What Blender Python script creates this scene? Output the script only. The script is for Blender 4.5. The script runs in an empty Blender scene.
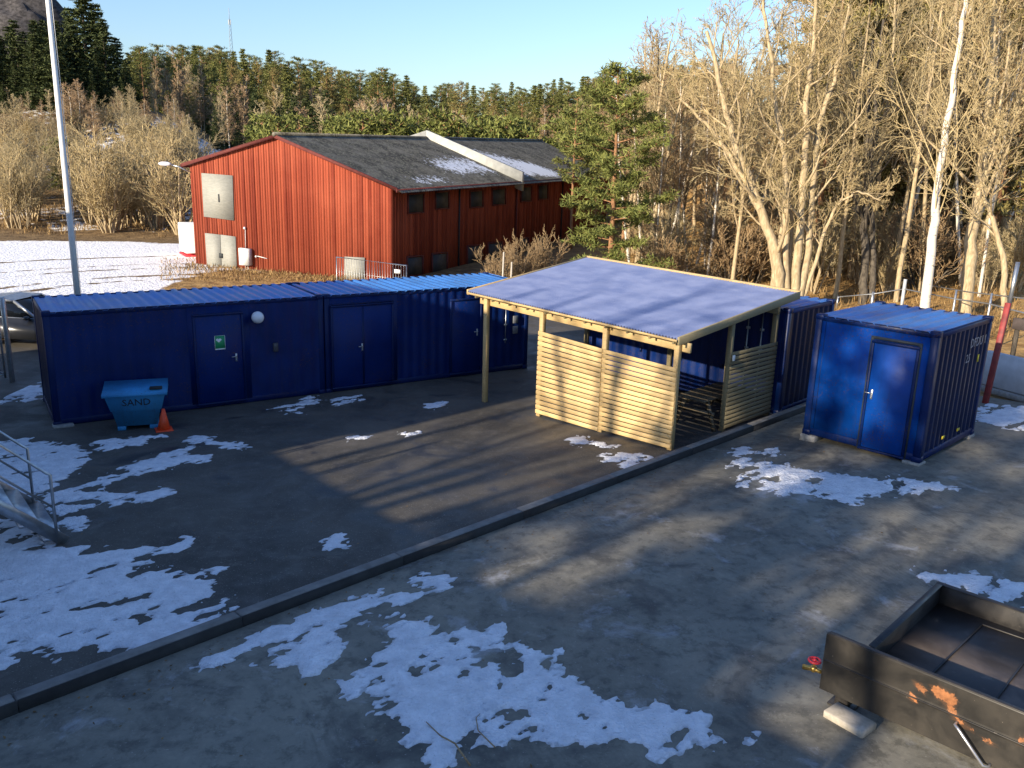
import bpy, math, random
import numpy as np
from mathutils import Matrix, Vector

# ------------------------------------------------------------------ camera, sky, sun, exposure
F_PX, PITCH, ROLL, CAM_H = 853.75, 0.2561, 0.0303, 6.041
SC = bpy.context.scene
COL = SC.collection
_fw = np.array([0, math.cos(PITCH), -math.sin(PITCH)])
_ri = np.array([1.0, 0, 0]); _up = np.cross(_ri, _fw)
_r2 = _ri*math.cos(ROLL) + _up*math.sin(ROLL)
_u2 = -_ri*math.sin(ROLL) + _up*math.cos(ROLL)
EYE = np.array([0, 0, CAM_H])
cd = bpy.data.cameras.new('camera'); cam = bpy.data.objects.new('camera', cd); COL.objects.link(cam)
cd.sensor_fit = 'HORIZONTAL'; cd.sensor_width = 36; cd.lens = F_PX/1024*36; cd.clip_start = 0.1; cd.clip_end = 4000
M4 = Matrix(((_r2[0], _u2[0], -_fw[0], 0), (_r2[1], _u2[1], -_fw[1], 0), (_r2[2], _u2[2], -_fw[2], CAM_H), (0, 0, 0, 1)))
cam.matrix_world = M4
SC.camera = cam

SUN_EL, SUN_AZ = math.radians(17.5), math.radians(45.5)      # light travels toward azimuth 45.5 deg from +x
wd = bpy.data.worlds.new('World'); SC.world = wd; wd.use_nodes = True
nt = wd.node_tree; bg = nt.nodes['Background']
sky = nt.nodes.new('ShaderNodeTexSky'); sky.sky_type = 'NISHITA'; sky.sun_disc = False
sky.sun_elevation = SUN_EL; sky.sun_rotation = math.radians(270) - SUN_AZ
sky.altitude = 50; sky.air_density = 1.25; sky.dust_density = 0.7; sky.ozone_density = 1.0
wb = nt.nodes.new('ShaderNodeMix'); wb.data_type = 'RGBA'; wb.blend_type = 'MULTIPLY'; wb.inputs[0].default_value = 1.0
wb.inputs[7].default_value = (0.84, 1.05, 1.52, 1)             # cold winter white balance of the sky
nt.links.new(sky.outputs[0], wb.inputs[6]); nt.links.new(wb.outputs[2], bg.inputs[0]); bg.inputs[1].default_value = 0.086
sd = bpy.data.lights.new('sun', 'SUN'); so = bpy.data.objects.new('sun', sd); COL.objects.link(so)
sd.energy = 5.0; sd.angle = math.radians(0.53); sd.color = (1.0, 0.86, 0.66)
ldir = Vector((math.cos(SUN_EL)*math.cos(SUN_AZ), math.cos(SUN_EL)*math.sin(SUN_AZ), -math.sin(SUN_EL)))
so.rotation_euler = ldir.to_track_quat('-Z', 'Y').to_euler(); so.location = (-20, -20, 30)
SC.view_settings.view_transform = 'Standard'; SC.view_settings.look = 'None'
SC.view_settings.exposure = 0.90; SC.view_settings.gamma = 1.0

# ------------------------------------------------------------------ helpers
rng = np.random.default_rng(7); random.seed(7)
def ss(a, b, x):
    t = np.clip((np.asarray(x, float)-a)/(b-a), 0, 1); return t*t*(3-2*t)
KA = math.radians(46.0)
UU = np.array([math.cos(KA), math.sin(KA)]); VV = np.array([math.sin(KA), -math.cos(KA)])
P0 = np.array([3.38, 16.91])                                    # right front foot of the shelter
def uv(u, v): p = P0+UU*u+VV*v; return float(p[0]), float(p[1])
def to_uv(x, y): return (x-P0[0])*UU[0]+(y-P0[1])*UU[1], (x-P0[0])*VV[0]+(y-P0[1])*VV[1]
ROW = np.array([-10.159, 18.065]); ROWA = 0.58
_rn = np.array([math.sin(ROWA), -math.cos(ROWA)])
def gz(x, y):
    dd = (x-ROW[0])*_rn[0]+(y-ROW[1])*_rn[1]
    v = (x-P0[0])*VV[0]+(y-P0[1])*VV[1]; return 0.035*np.clip(dd, 0, 11.8)+.11*ss(.45, 2.0, v)
def hill(x, y):
    a = x/np.maximum(y, 15)
    wl = ss(-.25, -.42, a); wr = ss(.1, .3, a); wm = np.clip(1-wl-wr, 0, 1)
    L = 10.5*ss(59, 108, y)+5*ss(112, 126, y)*ss(-.44, -.56, a)+4*ss(120, 240, y)
    Mm = 1.2*ss(70, 90, y)+12*ss(85, 230, y)
    Rr = 9*ss(38, 130, y)
    h = wl*L+wm*Mm+wr*Rr
    bump = np.sin(x*.31+1.3)*np.cos(y*.27+.4)*.35+np.sin(x*.83+y*.41)*.12
    return h+bump*ss(58, 70, y)
def T(x, y): return gz(x, y)+hill(x, y)
def ray(px, py):
    d = _fw+_r2*(px-512)/F_PX-_u2*(py-384)/F_PX
    return d
def at_depth(px, py, dep): return EYE+ray(px, py)*dep
def at_z(px, py, z):
    d = ray(px, py); return EYE+d*((z-CAM_H)/d[2])
def on_ground(px, py):
    d = ray(px, py); z = .2
    for i in range(40):
        P = EYE+d*((z-CAM_H)/d[2]); z = float(gz(P[0], P[1]))
    return P
def px_of(P):
    d = np.asarray(P)-EYE; z = d@_fw; return 512+F_PX*(d@_r2)/z, 384-F_PX*(d@_u2)/z

class MB:
    def __init__(s): s.v = []; s.f = []; s.n = 0; s.t = []; s.cur = 0.5
    def add(s, vs, fs):
        vs = np.asarray(vs, float).reshape(-1, 3)
        for f in fs: s.f.append([i+s.n for i in f]); s.t.append(s.cur)
        s.v.append(vs); s.n += len(vs)
    def box(s, c, size, ax=None, bev=0):
        # c centre, size full, ax = 3x3 rows of axes
        ax = np.eye(3) if ax is None else np.asarray(ax, float)
        h = np.asarray(size, float)/2
        if bev <= 0:
            q = np.array([[x, y, z] for x in (-1, 1) for y in (-1, 1) for z in (-1, 1)])*h
            s.add(np.asarray(c)+q@ax, [(0, 1, 3, 2), (4, 6, 7, 5), (0, 4, 5, 1), (2, 3, 7, 6), (0, 2, 6, 4), (1, 5, 7, 3)])
            return
        b = min(bev, h.min()*.9); vs = []; idx = {}
        for x in (-1, 1):
            for y in (-1, 1):
                for z in (-1, 1):
                    for k in range(3):
                        p = np.array([x, y, z])*(h-b); p[k] = (x, y, z)[k]*h[k]
                        idx[(x, y, z, k)] = len(vs); vs.append(p)
        fs = []
        for k in range(3):
            i, j = [(1, 2), (2, 0), (0, 1)][k]
            for sg in (-1, 1):
                def key(a, c_):
                    e = [0, 0, 0]; e[k] = sg; e[i] = a; e[j] = c_; return idx[(e[0], e[1], e[2], k)]
                q = [key(-1, -1), key(1, -1), key(1, 1), key(-1, 1)]
                fs.append(q if sg > 0 else q[::-1])
        for k in range(3):
            i, j = [(1, 2), (2, 0), (0, 1)][k]
            for a in (-1, 1):
                for c_ in (-1, 1):
                    def key(sg, fk):
                        e = [0, 0, 0]; e[k] = sg; e[i] = a; e[j] = c_; return idx[(e[0], e[1], e[2], fk)]
                    q = [key(-1, i), key(1, i), key(1, j), key(-1, j)]
                    fs.append(q if a*c_ < 0 else q[::-1])
        for x in (-1, 1):
            for y in (-1, 1):
                for z in (-1, 1):
                    q = [idx[(x, y, z, k)] for k in range(3)]
                    fs.append(q if x*y*z > 0 else q[::-1])
        s.add(np.asarray(c)+np.array(vs)@ax, fs)
    def beam(s, a, b, w, h, up=(0, 0, 1), bev=0):
        a = np.asarray(a, float); b = np.asarray(b, float); d = b-a; L = np.linalg.norm(d); d = d/L
        up = np.asarray(up, float)
        if abs(d@up) > .99: up = np.array([1.0, 0, 0])
        sd_ = np.cross(up, d); sd_ /= np.linalg.norm(sd_); u = np.cross(d, sd_)
        s.box((a+b)/2, (L, w, h), (d, sd_, u), bev)
    def tube(s, pts, rad, n=8, cap=True):
        pts = np.asarray(pts, float); m = len(pts)
        rad = np.full(m, rad, float) if np.isscalar(rad) else np.asarray(rad, float)
        tg = np.gradient(pts, axis=0); tg /= np.linalg.norm(tg, axis=1, keepdims=True)+1e-12
        ref = np.array([0.0, 0, 1]) if abs(tg[0][2]) < .9 else np.array([1.0, 0, 0])
        A = np.cross(tg, ref); A /= np.linalg.norm(A, axis=1, keepdims=True)+1e-12; B = np.cross(tg, A)
        an = np.arange(n)*2*math.pi/n
        ring = pts[:, None]+rad[:, None, None]*(A[:, None]*np.cos(an)[None, :, None]+B[:, None]*np.sin(an)[None, :, None])
        fs = [(i*n+j, i*n+(j+1) % n, (i+1)*n+(j+1) % n, (i+1)*n+j) for i in range(m-1) for j in range(n)]
        if cap: fs += [tuple(range(n))[::-1], tuple((m-1)*n+j for j in range(n))]
        s.add(ring.reshape(-1, 3), fs)
    def cyl(s, a, b, r, n=16, r2=None): s.tube([a, b], [r, r if r2 is None else r2], n)
    def sphere(s, c, r, n=16, sc=(1, 1, 1)):
        vs = []; m = n//2
        for i in range(m+1):
            th = math.pi*i/m
            for j in range(n):
                ph = 2*math.pi*j/n
                vs.append((c[0]+r*sc[0]*math.sin(th)*math.cos(ph), c[1]+r*sc[1]*math.sin(th)*math.sin(ph), c[2]+r*sc[2]*math.cos(th)))
        s.add(vs, [(i*n+j, (i+1)*n+j, (i+1)*n+(j+1) % n, i*n+(j+1) % n) for i in range(m) for j in range(n)])
    def mesh(s, name, smooth=False):
        me = bpy.data.meshes.new(name)
        V = np.concatenate(s.v) if s.v else np.zeros((0, 3))
        lt = np.array([len(f) for f in s.f], np.int32); li = np.array([i for f in s.f for i in f], np.int32)
        me.vertices.add(len(V)); me.vertices.foreach_set('co', V.ravel())
        me.loops.add(len(li)); me.loops.foreach_set('vertex_index', li)
        me.polygons.add(len(lt)); st = np.concatenate([[0], np.cumsum(lt)[:-1]]).astype(np.int32)
        me.polygons.foreach_set('loop_start', st); me.polygons.foreach_set('loop_total', lt)
        at = me.attributes.new('tint', 'FLOAT', 'FACE'); at.data.foreach_set('value', np.array(s.t, np.float32))
        me.update(calc_edges=True); me.validate()
        if smooth: me.polygons.foreach_set('use_smooth', np.ones(len(me.polygons), bool))
        return me
    def obj(s, name, mat, parent=None, smooth=False, loc=None):
        me = s.mesh(name, smooth); me.materials.append(mat)
        return link(name, me, parent, loc)
def link(name, data, parent=None, loc=None):
    o = bpy.data.objects.new(name, data); COL.objects.link(o)
    if parent: o.parent = parent
    if loc is not None: o.location = loc
    return o
def grid_mesh(name, X, Y, Z, mat, keep=None, attrs=None, smooth=True, parent=None):
    """regular grid sheet; X,Y,Z are (m,n) arrays; keep is a (m-1,n-1) mask of cells"""
    m, n = Z.shape; idx = np.arange(m*n).reshape(m, n)
    q = np.stack([idx[:-1, :-1], idx[:-1, 1:], idx[1:, 1:], idx[1:, :-1]], -1)
    q = q.reshape(-1, 4) if keep is None else q[keep]
    used = np.unique(q); rm = -np.ones(m*n, int); rm[used] = np.arange(len(used)); q = rm[q]
    V = np.stack([X, Y, Z], -1).reshape(-1, 3)[used]
    me = bpy.data.meshes.new(name)
    me.vertices.add(len(V)); me.vertices.foreach_set('co', V.ravel())
    me.loops.add(q.size); me.loops.foreach_set('vertex_index', q.ravel().astype(np.int32))
    me.polygons.add(len(q)); me.polygons.foreach_set('loop_start', (np.arange(len(q))*4).astype(np.int32)); me.polygons.foreach_set('loop_total', np.full(len(q), 4, np.int32))
    for k, a in (attrs or {}).items():
        at = me.attributes.new(k, 'FLOAT', 'POINT'); at.data.foreach_set('value', np.asarray(a, np.float32).reshape(-1)[used])
    me.update(calc_edges=True)
    if smooth: me.polygons.foreach_set('use_smooth', np.ones(len(q), bool))
    me.materials.append(mat)
    return link(name, me, parent)
def tag(o, label=None, cat=None, group=None, kind=None):
    if label: o['label'] = label
    if cat: o['category'] = cat
    if group: o['group'] = group
    if kind: o['kind'] = kind
    return o
def thing(name, label, cat, loc=(0, 0, 0), rz=0, group=None):
    o = bpy.data.objects.new(name, None); COL.objects.link(o); o.location = loc; o.rotation_euler = (0, 0, rz)
    o.empty_display_size = .2
    return tag(o, label, cat, group)
def copy_tree(o, parent=None):
    c = o.copy(); COL.objects.link(c)
    if parent: c.parent = parent
    for ch in list(o.children): copy_tree(ch, c)
    return c

# ------------------------------------------------------------------ materials
class NB:
    def __init__(s, name):
        s.m = bpy.data.materials.new(name); s.m.use_nodes = True; s.t = s.m.node_tree
        s.b = s.t.nodes['Principled BSDF']
    def n(s, ty, **k):
        o = s.t.nodes.new(ty)
        for a, v in k.items(): setattr(o, a, v)
        return o
    def l(s, a, b): s.t.links.new(a, b)
    def coord(s, obj=True, scale=(1, 1, 1)):
        tc = s.n('ShaderNodeTexCoord') if obj else s.n('ShaderNodeNewGeometry')
        mp = s.n('ShaderNodeMapping'); mp.inputs['Scale'].default_value = scale
        s.l(tc.outputs['Object' if obj else 'Position'], mp.inputs[0]); return mp.outputs[0]
    def noise(s, co, scale, detail=4, rough=.55, dist=0):
        o = s.n('ShaderNodeTexNoise'); o.inputs['Scale'].default_value = scale; o.inputs['Detail'].default_value = detail
        o.inputs['Roughness'].default_value = rough; o.inputs['Distortion'].default_value = dist
        s.l(co, o.inputs['Vector']); return o.outputs['Fac']
    def ramp(s, fac, stops):
        o = s.n('ShaderNodeValToRGB'); e = o.color_ramp.elements
        while len(e) < len(stops): e.new(.5)
        for i, (p, c) in enumerate(stops):
            e[i].position = p; e[i].color = (c, c, c, 1) if np.isscalar(c) else (*c, 1)
        s.l(fac, o.inputs[0]); return o.outputs[0]
    def mix(s, fac, a, b, mode='MIX'):
        o = s.n('ShaderNodeMix', data_type='RGBA', blend_type=mode)
        for sock, v in ((o.inputs[0], fac), (o.inputs[6], a), (o.inputs[7], b)):
            if hasattr(v, 'links'): s.l(v, sock)
            elif np.isscalar(v): sock.default_value = v
            else: sock.default_value = (*v, 1)
        return o.outputs[2]
    def math(s, op, a, b=0.0):
        o = s.n('ShaderNodeMath', operation=op)
        for sock, v in ((o.inputs[0], a), (o.inputs[1], b)):
            if hasattr(v, 'links'): s.l(v, sock)
            else: sock.default_value = v
        return o.outputs[0]
    def attr(s, name): o = s.n('ShaderNodeAttribute'); o.attribute_name = name; return o.outputs['Fac']
    def bump(s, h, strength, dist=.02):
        o = s.n('ShaderNodeBump'); o.inputs['Strength'].default_value = strength; o.inputs['Distance'].default_value = dist
        s.l(h, o.inputs['Height']); s.l(o.outputs[0], s.b.inputs['Normal'])
    def done(s, col, rough=.6, metal=0, spec=.5):
        i = s.b.inputs
        if hasattr(col, 'links'): s.l(col, i['Base Color'])
        else: i['Base Color'].default_value = (*col, 1)
        if hasattr(rough, 'links'): s.l(rough, i['Roughness'])
        else: i['Roughness'].default_value = rough
        i['Metallic'].default_value = metal; i['Specular IOR Level'].default_value = spec
        return s.m
def flat(name, c, rough=.6, metal=0, var=.25, scale=6, spec=.5):
    b = NB(name); co = b.coord(); f = b.noise(co, scale, 5)
    col = b.mix(b.ramp(f, [(.3, 0), (.7, 1)]), tuple(x*(1-var) for x in c), tuple(min(1, x*(1+var)) for x in c))
    return b.done(col, rough, metal, spec)
def mat_paint(name, c, dirt=(.03, .03, .03), amt=.35, rough=.42, spec=.22):
    b = NB(name); co = b.coord(); f = b.noise(co, 1.3, 6, .6); g = b.noise(b.coord(scale=(5, 5, .35)), 2.2, 5, .6)
    base = b.mix(b.ramp(f, [(.35, 0), (.65, 1)]), tuple(x*.8 for x in c), tuple(x*1.15 for x in c))
    d = b.ramp(g, [(.55, 0), (.8, amt)]); col = b.mix(d, base, dirt)
    sp = b.math('ADD', b.noise(co, 30, 4), b.math('MULTIPLY', b.noise(co, 1.1, 4), .35)); col = b.mix(b.ramp(sp, [(.80, 0), (.86, .6)]), col, (.08, .04, .022))
    sc_ = b.noise(b.coord(scale=(9, 9, .5)), 3.0, 6, .7); col = b.mix(b.ramp(sc_, [(.60, 0), (.74, .16)]), col, (.08, .11, .17))
    r = b.ramp(f, [(.3, rough-.08), (.7, rough+.15)])
    b.bump(b.noise(co, 2.2, 3), .25, .02)
    return b.done(col, r, 0, spec)
M = {}
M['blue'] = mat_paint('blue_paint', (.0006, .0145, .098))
M['blue_door'] = mat_paint('blue_door_paint', (.0006, .0165, .115), amt=.2)
M['blue_lit'] = mat_paint('lit_blue_paint', (.001, .042, .24)); M['blue_roof'] = mat_paint('skylit_roof_paint', (.05, .18, .48), dirt=(.16, .18, .22), amt=.55, rough=.35)  # sunlit front of the short container and skylit roofs, brightness put into the blues
M['blue_shade'] = mat_paint('shaded_blue_paint', (.002, .010, .050), dirt=(.04, .03, .03), amt=.5)  # container end walls, with shade put into a darker blue
M['blue_frame'] = mat_paint('blue_frame_paint', (.0006, .012, .075), amt=.6)
M['steel'] = flat('galvanised_steel', (.42, .44, .46), .38, .85, .2, 9)
M['white'] = flat('white_paint', (.74, .73, .70), .5, 0, .08)
M['black'] = flat('black_rubber', (.015, .015, .016), .7)
M['opal'] = flat('opal_globe', (.72, .72, .74), .25, 0, .04)
M['green_sign'] = flat('green_sign', (.02, .28, .11), .4, 0, .08)
M['sign_white'] = flat('sign_white', (.8, .8, .78), .4, 0, .04)
M['bin'] = mat_paint('bin_plastic', (.045, .25, .50), dirt=(.05, .07, .08), amt=.35, rough=.5)
M['cone'] = flat('cone_orange', (.75, .07, .015), .5, 0, .15)
M['letter'] = flat('dark_lettering', (.012, .014, .025), .6)
M['letter_w'] = flat('white_lettering', (.20, .22, .28), .6)
M['yellow'] = flat('yellow_marking', (.55, .45, .03), .6)
M['block'] = flat('concrete_block', (.26, .25, .23), .85, 0, .25, 12)
def mat_wood(name, a, b_, axis=(1, 12, 12)):
    b = NB(name); co = b.coord(scale=axis); f = b.noise(co, 2.5, 6, .6, .6); t = b.attr('tint')
    col = b.mix(b.ramp(f, [(.3, 0), (.7, 1)]), a, b_)
    tt = b.math('MULTIPLY_ADD', t, .55); tt.node.inputs[2].default_value = .72
    cc = b.n('ShaderNodeCombineColor'); [b.l(tt, cc.inputs[i]) for i in range(3)]
    col = b.mix(1.0, col, cc.outputs[0], 'MULTIPLY')
    b.bump(f, .15, .01); return b.done(col, .7)
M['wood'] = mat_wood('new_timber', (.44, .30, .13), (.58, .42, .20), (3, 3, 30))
M['wood_shade'] = mat_wood('shaded_timber', (.17, .14, .075), (.25, .205, .115), (3, 3, 30))  # shelter timber away from the sun, its shade put into the colour
M['bench'] = mat_wood('shaded_bench_timber', (.07, .055, .035), (.12, .095, .06), (4, 4, 4)); M['wood_old'] = mat_wood('weathered_timber', (.30, .27, .22), (.46, .41, .34), (4, 4, 4))  # bench colour darkened to carry the shade inside the shelter
def mat_barn(name):
    b = NB(name); t = b.attr('tint'); co = b.coord(); f = b.noise(b.coord(scale=(6, 6, .5)), 1.6, 6, .65); g = b.noise(co, .35, 4)
    base = b.mix(t, (.15, .023, .012), (.305, .066, .033))
    base = b.mix(b.ramp(f, [(.52, 0), (.78, .65)]), base, (.17, .038, .022))
    base = b.mix(b.ramp(g, [(.45, 0), (.75, .35)]), base, (.44, .12, .065))
    b.bump(f, .3, .02); return b.done(base, .85, 0, .2)
M['barn'] = mat_barn('falun_red_boards')
M['barn_trim'] = flat('dark_red_trim', (.11, .018, .013), .8, 0, .25)
M['barn_grey'] = mat_wood('grey_boards', (.20, .20, .175), (.29, .285, .25), (2, 2, 16))
M['shutter'] = flat('dark_shutter', (.022, .026, .028), .7, 0, .3)
M['plinth'] = flat('plinth', (.25, .24, .23), .9, 0, .3, 4)
def mat_barn_roof():
    b = NB('fibre_cement_roof'); co = b.coord(False); f = b.noise(co, .9, 7, .7); g = b.noise(co, 7, 5, .65); s = b.attr('snow')
    col = b.mix(b.ramp(f, [(.4, 0), (.62, 1)]), (.065, .058, .045), (.20, .18, .14))
    col = b.mix(b.ramp(g, [(.5, 0), (.62, .85)]), col, (.27, .25, .17))
    n2 = b.noise(b.coord(False, (1.6, 3.4, 1.6)), 1.5, 8, .78)
    k = b.math('ADD', b.math('MULTIPLY', n2, 2.2), b.math('MULTIPLY', s, 1.0))
    k = b.ramp(b.math('SUBTRACT', k, 1.48), [(.0, 0), (.14, 1)])
    col = b.mix(k, col, (.85, .86, .88)); return b.done(col, .85, 0, .25)
M['barn_roof'] = mat_barn_roof()
M['parapet'] = flat('pale_render', (.40, .40, .365), .9, 0, .15, 3)
def mat_polyc():
    b = NB('blue_grey_roof_sheet'); co = b.coord(); f = b.noise(co, 1.7, 5)
    g = b.noise(b.coord(scale=(1, 8, 1)), 3, 4)
    col = b.mix(b.ramp(f, [(.35, 0), (.65, 1)]), (.20, .25, .45), (.32, .37, .57)); col = b.mix(b.ramp(g, [(.5, 0), (.8, .4)]), col, (.50, .50, .62))  # sky reflection is put into the pale base colour
    return b.done(col, .38, 0, .5)
M['sheet'] = mat_polyc()
def mat_asphalt():
    b = NB('asphalt'); co = b.coord(False); f = b.noise(co, .45, 6, .62); g = b.noise(co, 3.5, 6, .6); h = b.noise(co, 90, 2)
    col = b.mix(b.ramp(f, [(.35, 0), (.68, 1)]), (.040, .037, .032), (.10, .089, .072))
    col = b.mix(b.ramp(g, [(.5, 0), (.75, .5)]), col, (.12, .11, .098)); col = b.mix(b.ramp(h, [(.55, 0), (.75, .35)]), col, (.20, .19, .17))
    d = b.noise(co, .8, 5, .6, .8); col = b.mix(b.ramp(d, [(.6, 0), (.68, .75)]), col, (.022, .022, .024))
    vo = b.n('ShaderNodeTexVoronoi', feature='DISTANCE_TO_EDGE'); mx_ = b.mix(.12, co, b.n('ShaderNodeTexNoise').outputs['Color']); b.l(mx_, vo.inputs['Vector']); vo.inputs['Scale'].default_value = .33
    ck = b.math('MULTIPLY', b.ramp(vo.outputs['Distance'], [(.0, 1), (.006, 0)]), b.ramp(b.noise(co, .35, 3), [(.60, 0), (.66, .5)])); col = b.mix(ck, col, (.012, .012, .012))
    gr = b.noise(co, 42, 2, .5); col = b.mix(b.ramp(gr, [(.64, 0), (.72, .85)]), col, (.24, .225, .20)); st_ = b.noise(b.coord(False, (1, 1, 1)), 1.9, 8, .75, .3); col = b.mix(b.ramp(st_, [(.56, 0), (.70, .6)]), col, (.150, .138, .118))
    r = b.ramp(d, [(.45, .8), (.68, .42)]); b.bump(h, .35, .006); return b.done(col, r, 0, .4)
M['asphalt'] = mat_asphalt()
def mat_concrete():
    b = NB('concrete_slab'); co = b.coord(False); f = b.noise(co, .38, 7, .62, .5); g = b.noise(co, 2.2, 7, .65); h = b.noise(co, 60, 2)
    br = b.n('ShaderNodeTexWave', wave_type='BANDS', bands_direction='X'); mp = b.n('ShaderNodeMapping'); mp.inputs['Rotation'].default_value = (0, 0, -.35)
    gg = b.n('ShaderNodeNewGeometry'); b.l(gg.outputs['Position'], mp.inputs[0]); b.l(mp.outputs[0], br.inputs['Vector']); br.inputs['Scale'].default_value = 4.3; br.inputs['Distortion'].default_value = 5; br.inputs['Detail'].default_value = 3
    col = b.mix(b.ramp(f, [(.32, 0), (.66, 1)]), (.098, .093, .076), (.235, .22, .175))
    col = b.mix(b.ramp(g, [(.45, 0), (.75, .5)]), col, (.245, .23, .185)); col = b.mix(b.ramp(b.noise(co, .9, 6, .6, 1.0), [(.52, 0), (.66, .65)]), col, (.045, .044, .043))
    col = b.mix(b.math('MULTIPLY', b.ramp(br.outputs['Fac'], [(.5, 0), (1, .22)]), b.ramp(b.noise(co, .22, 3), [(.52, 0), (.62, 1)])), col, (.05, .05, .048))
    sp = b.noise(co, 4.5, 8, .75, .2); col = b.mix(b.ramp(sp, [(.38, .6), (.50, 0)]), col, (.06, .058, .05)); col = b.mix(b.ramp(sp, [(.55, 0), (.72, .6)]), col, (.30, .275, .22))
    vo = b.n('ShaderNodeTexVoronoi', feature='DISTANCE_TO_EDGE'); b.l(co, vo.inputs['Vector']); vo.inputs['Scale'].default_value = .21
    ck = b.math('MULTIPLY', b.ramp(vo.outputs['Distance'], [(.0, 1), (.003, 0)]), b.ramp(b.noise(co, .3, 3), [(.66, 0), (.70, .4)])); col = b.mix(ck, col, (.03, .028, .025)); gr = b.noise(co, 36, 2); col = b.mix(b.ramp(gr, [(.68, 0), (.74, .7)]), col, (.32, .30, .26))
    fr = b.noise(co, 1.1, 8, .72, .4); col = b.mix(b.ramp(fr, [(.57, 0), (.70, .6)]), col, (.40, .41, .43))
    b.bump(b.math('ADD', h, g), .3, .006)
    return b.done(col, b.ramp(g, [(.3, .55), (.7, .9)]), 0, .4)
M['concrete'] = mat_concrete()
def mat_snow():
    b = NB('old_snow'); co = b.coord(False); g = b.noise(co, 5, 6, .65); h = b.noise(co, 22, 4)
    col = b.mix(b.ramp(g, [(.35, 0), (.7, 1)]), (.62, .64, .68), (.84, .86, .90)); col = b.mix(b.ramp(h, [(.66, 0), (.75, .5)]), col, (.33, .32, .31))
    tn = b.math('ADD', b.attr('thin'), b.math('MULTIPLY', b.math('SUBTRACT', b.noise(co, 9, 6, .7), .5), 1.6)); col = b.mix(b.ramp(tn, [(.55, 0), (1.15, .75)]), col, (.36, .37, .38)); sp = b.noise(co, 45, 3); col = b.mix(b.ramp(sp, [(.67, 0), (.72, .55)]), col, (.14, .12, .10))
    b.bump(b.math('ADD', g, h), .9, .05); b.b.inputs['Subsurface Weight'].default_value = .0
    return b.done(col, .75, 0, .3)
M['snow'] = mat_snow()
def mat_terrain():
    b = NB('terrain'); co = b.coord(False); s = b.attr('snow'); lf = b.attr('leaf')
    n1 = b.noise(co, .16, 7, .65); n2 = b.noise(co, 1.3, 6, .65); n3 = b.noise(co, 7, 4)
    grass = b.mix(b.ramp(n2, [(.35, 0), (.65, 1)]), (.10, .062, .030), (.27, .18, .085))
    leaf = b.mix(b.ramp(n2, [(.38, 0), (.62, 1)]), (.30, .165, .055), (.58, .36, .13))
    leaf = b.mix(b.ramp(n3, [(.55, 0), (.75, .7)]), leaf, (.10, .055, .025))
    col = b.mix(lf, grass, leaf)
    k = b.math('ADD', b.math('MULTIPLY', b.math('ADD', b.math('MULTIPLY', n1, .6), b.math('MULTIPLY', n2, .5)), 1.0), s)
    k = b.ramp(b.math('SUBTRACT', k, 1.0), [(.0, 0), (.07, 1)])
    sn = b.mix(b.ramp(n2, [(.4, 0), (.75, 1)]), (.92, .91, .89), (.80, .79, .76))
    col = b.mix(k, col, sn); b.bump(b.math('ADD', n2, n3), .6, .15); return b.done(col, .9, 0, .2)
M['terrain'] = mat_terrain()
def mat_bark(name, a, c, scale=(3, 3, .8)):
    b = NB(name); f = b.noise(b.coord(scale=scale), 4, 5, .6)
    col = b.mix(b.ramp(f, [(.35, 0), (.65, 1)]), a, c); b.bump(f, .5, .03); return b.done(col, .9, 0, .15)
M['bark'] = mat_bark('pale_bark', (.28, .215, .125), (.48, .38, .24))
M['bark_dark'] = mat_bark('dark_bark', (.05, .042, .034), (.13, .11, .085))
M['twig'] = mat_bark('beige_twigs', (.31, .235, .115), (.52, .415, .235))
M['twig_brown'] = mat_bark('reddish_brown_twigs', (.25, .165, .09), (.38, .275, .155))
M['twig_grey'] = mat_bark('grey_brown_twigs', (.27, .215, .12), (.44, .36, .21))
M['pine_bark'] = mat_bark('orange_pine_bark', (.20, .10, .05), (.34, .19, .10))
def mat_birch():
    b = NB('birch_bark'); f = b.noise(b.coord(scale=(1.5, 1.5, 5)), 3, 5, .65); g = b.noise(b.coord(scale=(2, 2, 1)), 2, 3)
    col = b.mix(b.ramp(f, [(.58, 0), (.66, .85)]), (.58, .53, .45), (.06, .05, .045)); return b.done(col, .7, 0, .2)
M['birch'] = mat_birch()
def mat_needle(name, a, c):
    b = NB(name); t = b.attr('tint'); col = b.mix(t, a, c); return b.done(col, .75, 0, .2)
M['pine'] = mat_needle('pine_needles', (.055, .070, .020), (.19, .19, .055))
M['spruce'] = mat_needle('spruce_needles', (.020, .032, .013), (.075, .092, .030))
M['young'] = mat_needle('young_pine_needles', (.070, .090, .022), (.21, .22, .060))
M['olive'] = mat_needle('olive_needles', (.11, .095, .032), (.29, .24, .085))
M['rock'] = mat_bark('grey_rock', (.022, .021, .023), (.075, .07, .073), (.5, .5, .8))
M['rust'] = flat('rust', (.30, .115, .035), .9, 0, .4, 14)
def mat_tank():
    b = NB('black_tank_paint'); co = b.coord(); f = b.noise(co, 2.5, 6, .65, .4); g = b.noise(co, 16, 4)
    col = b.mix(b.ramp(f, [(.4, 0), (.7, 1)]), (.014, .013, .013), (.045, .040, .035))
    col = b.mix(b.ramp(g, [(.68, 0), (.74, .4)]), col, (.20, .17, .14))
    return b.done(col, b.ramp(f, [(.35, .38), (.7, .62)]), 0, .5)
M['tank'] = mat_tank()
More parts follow.
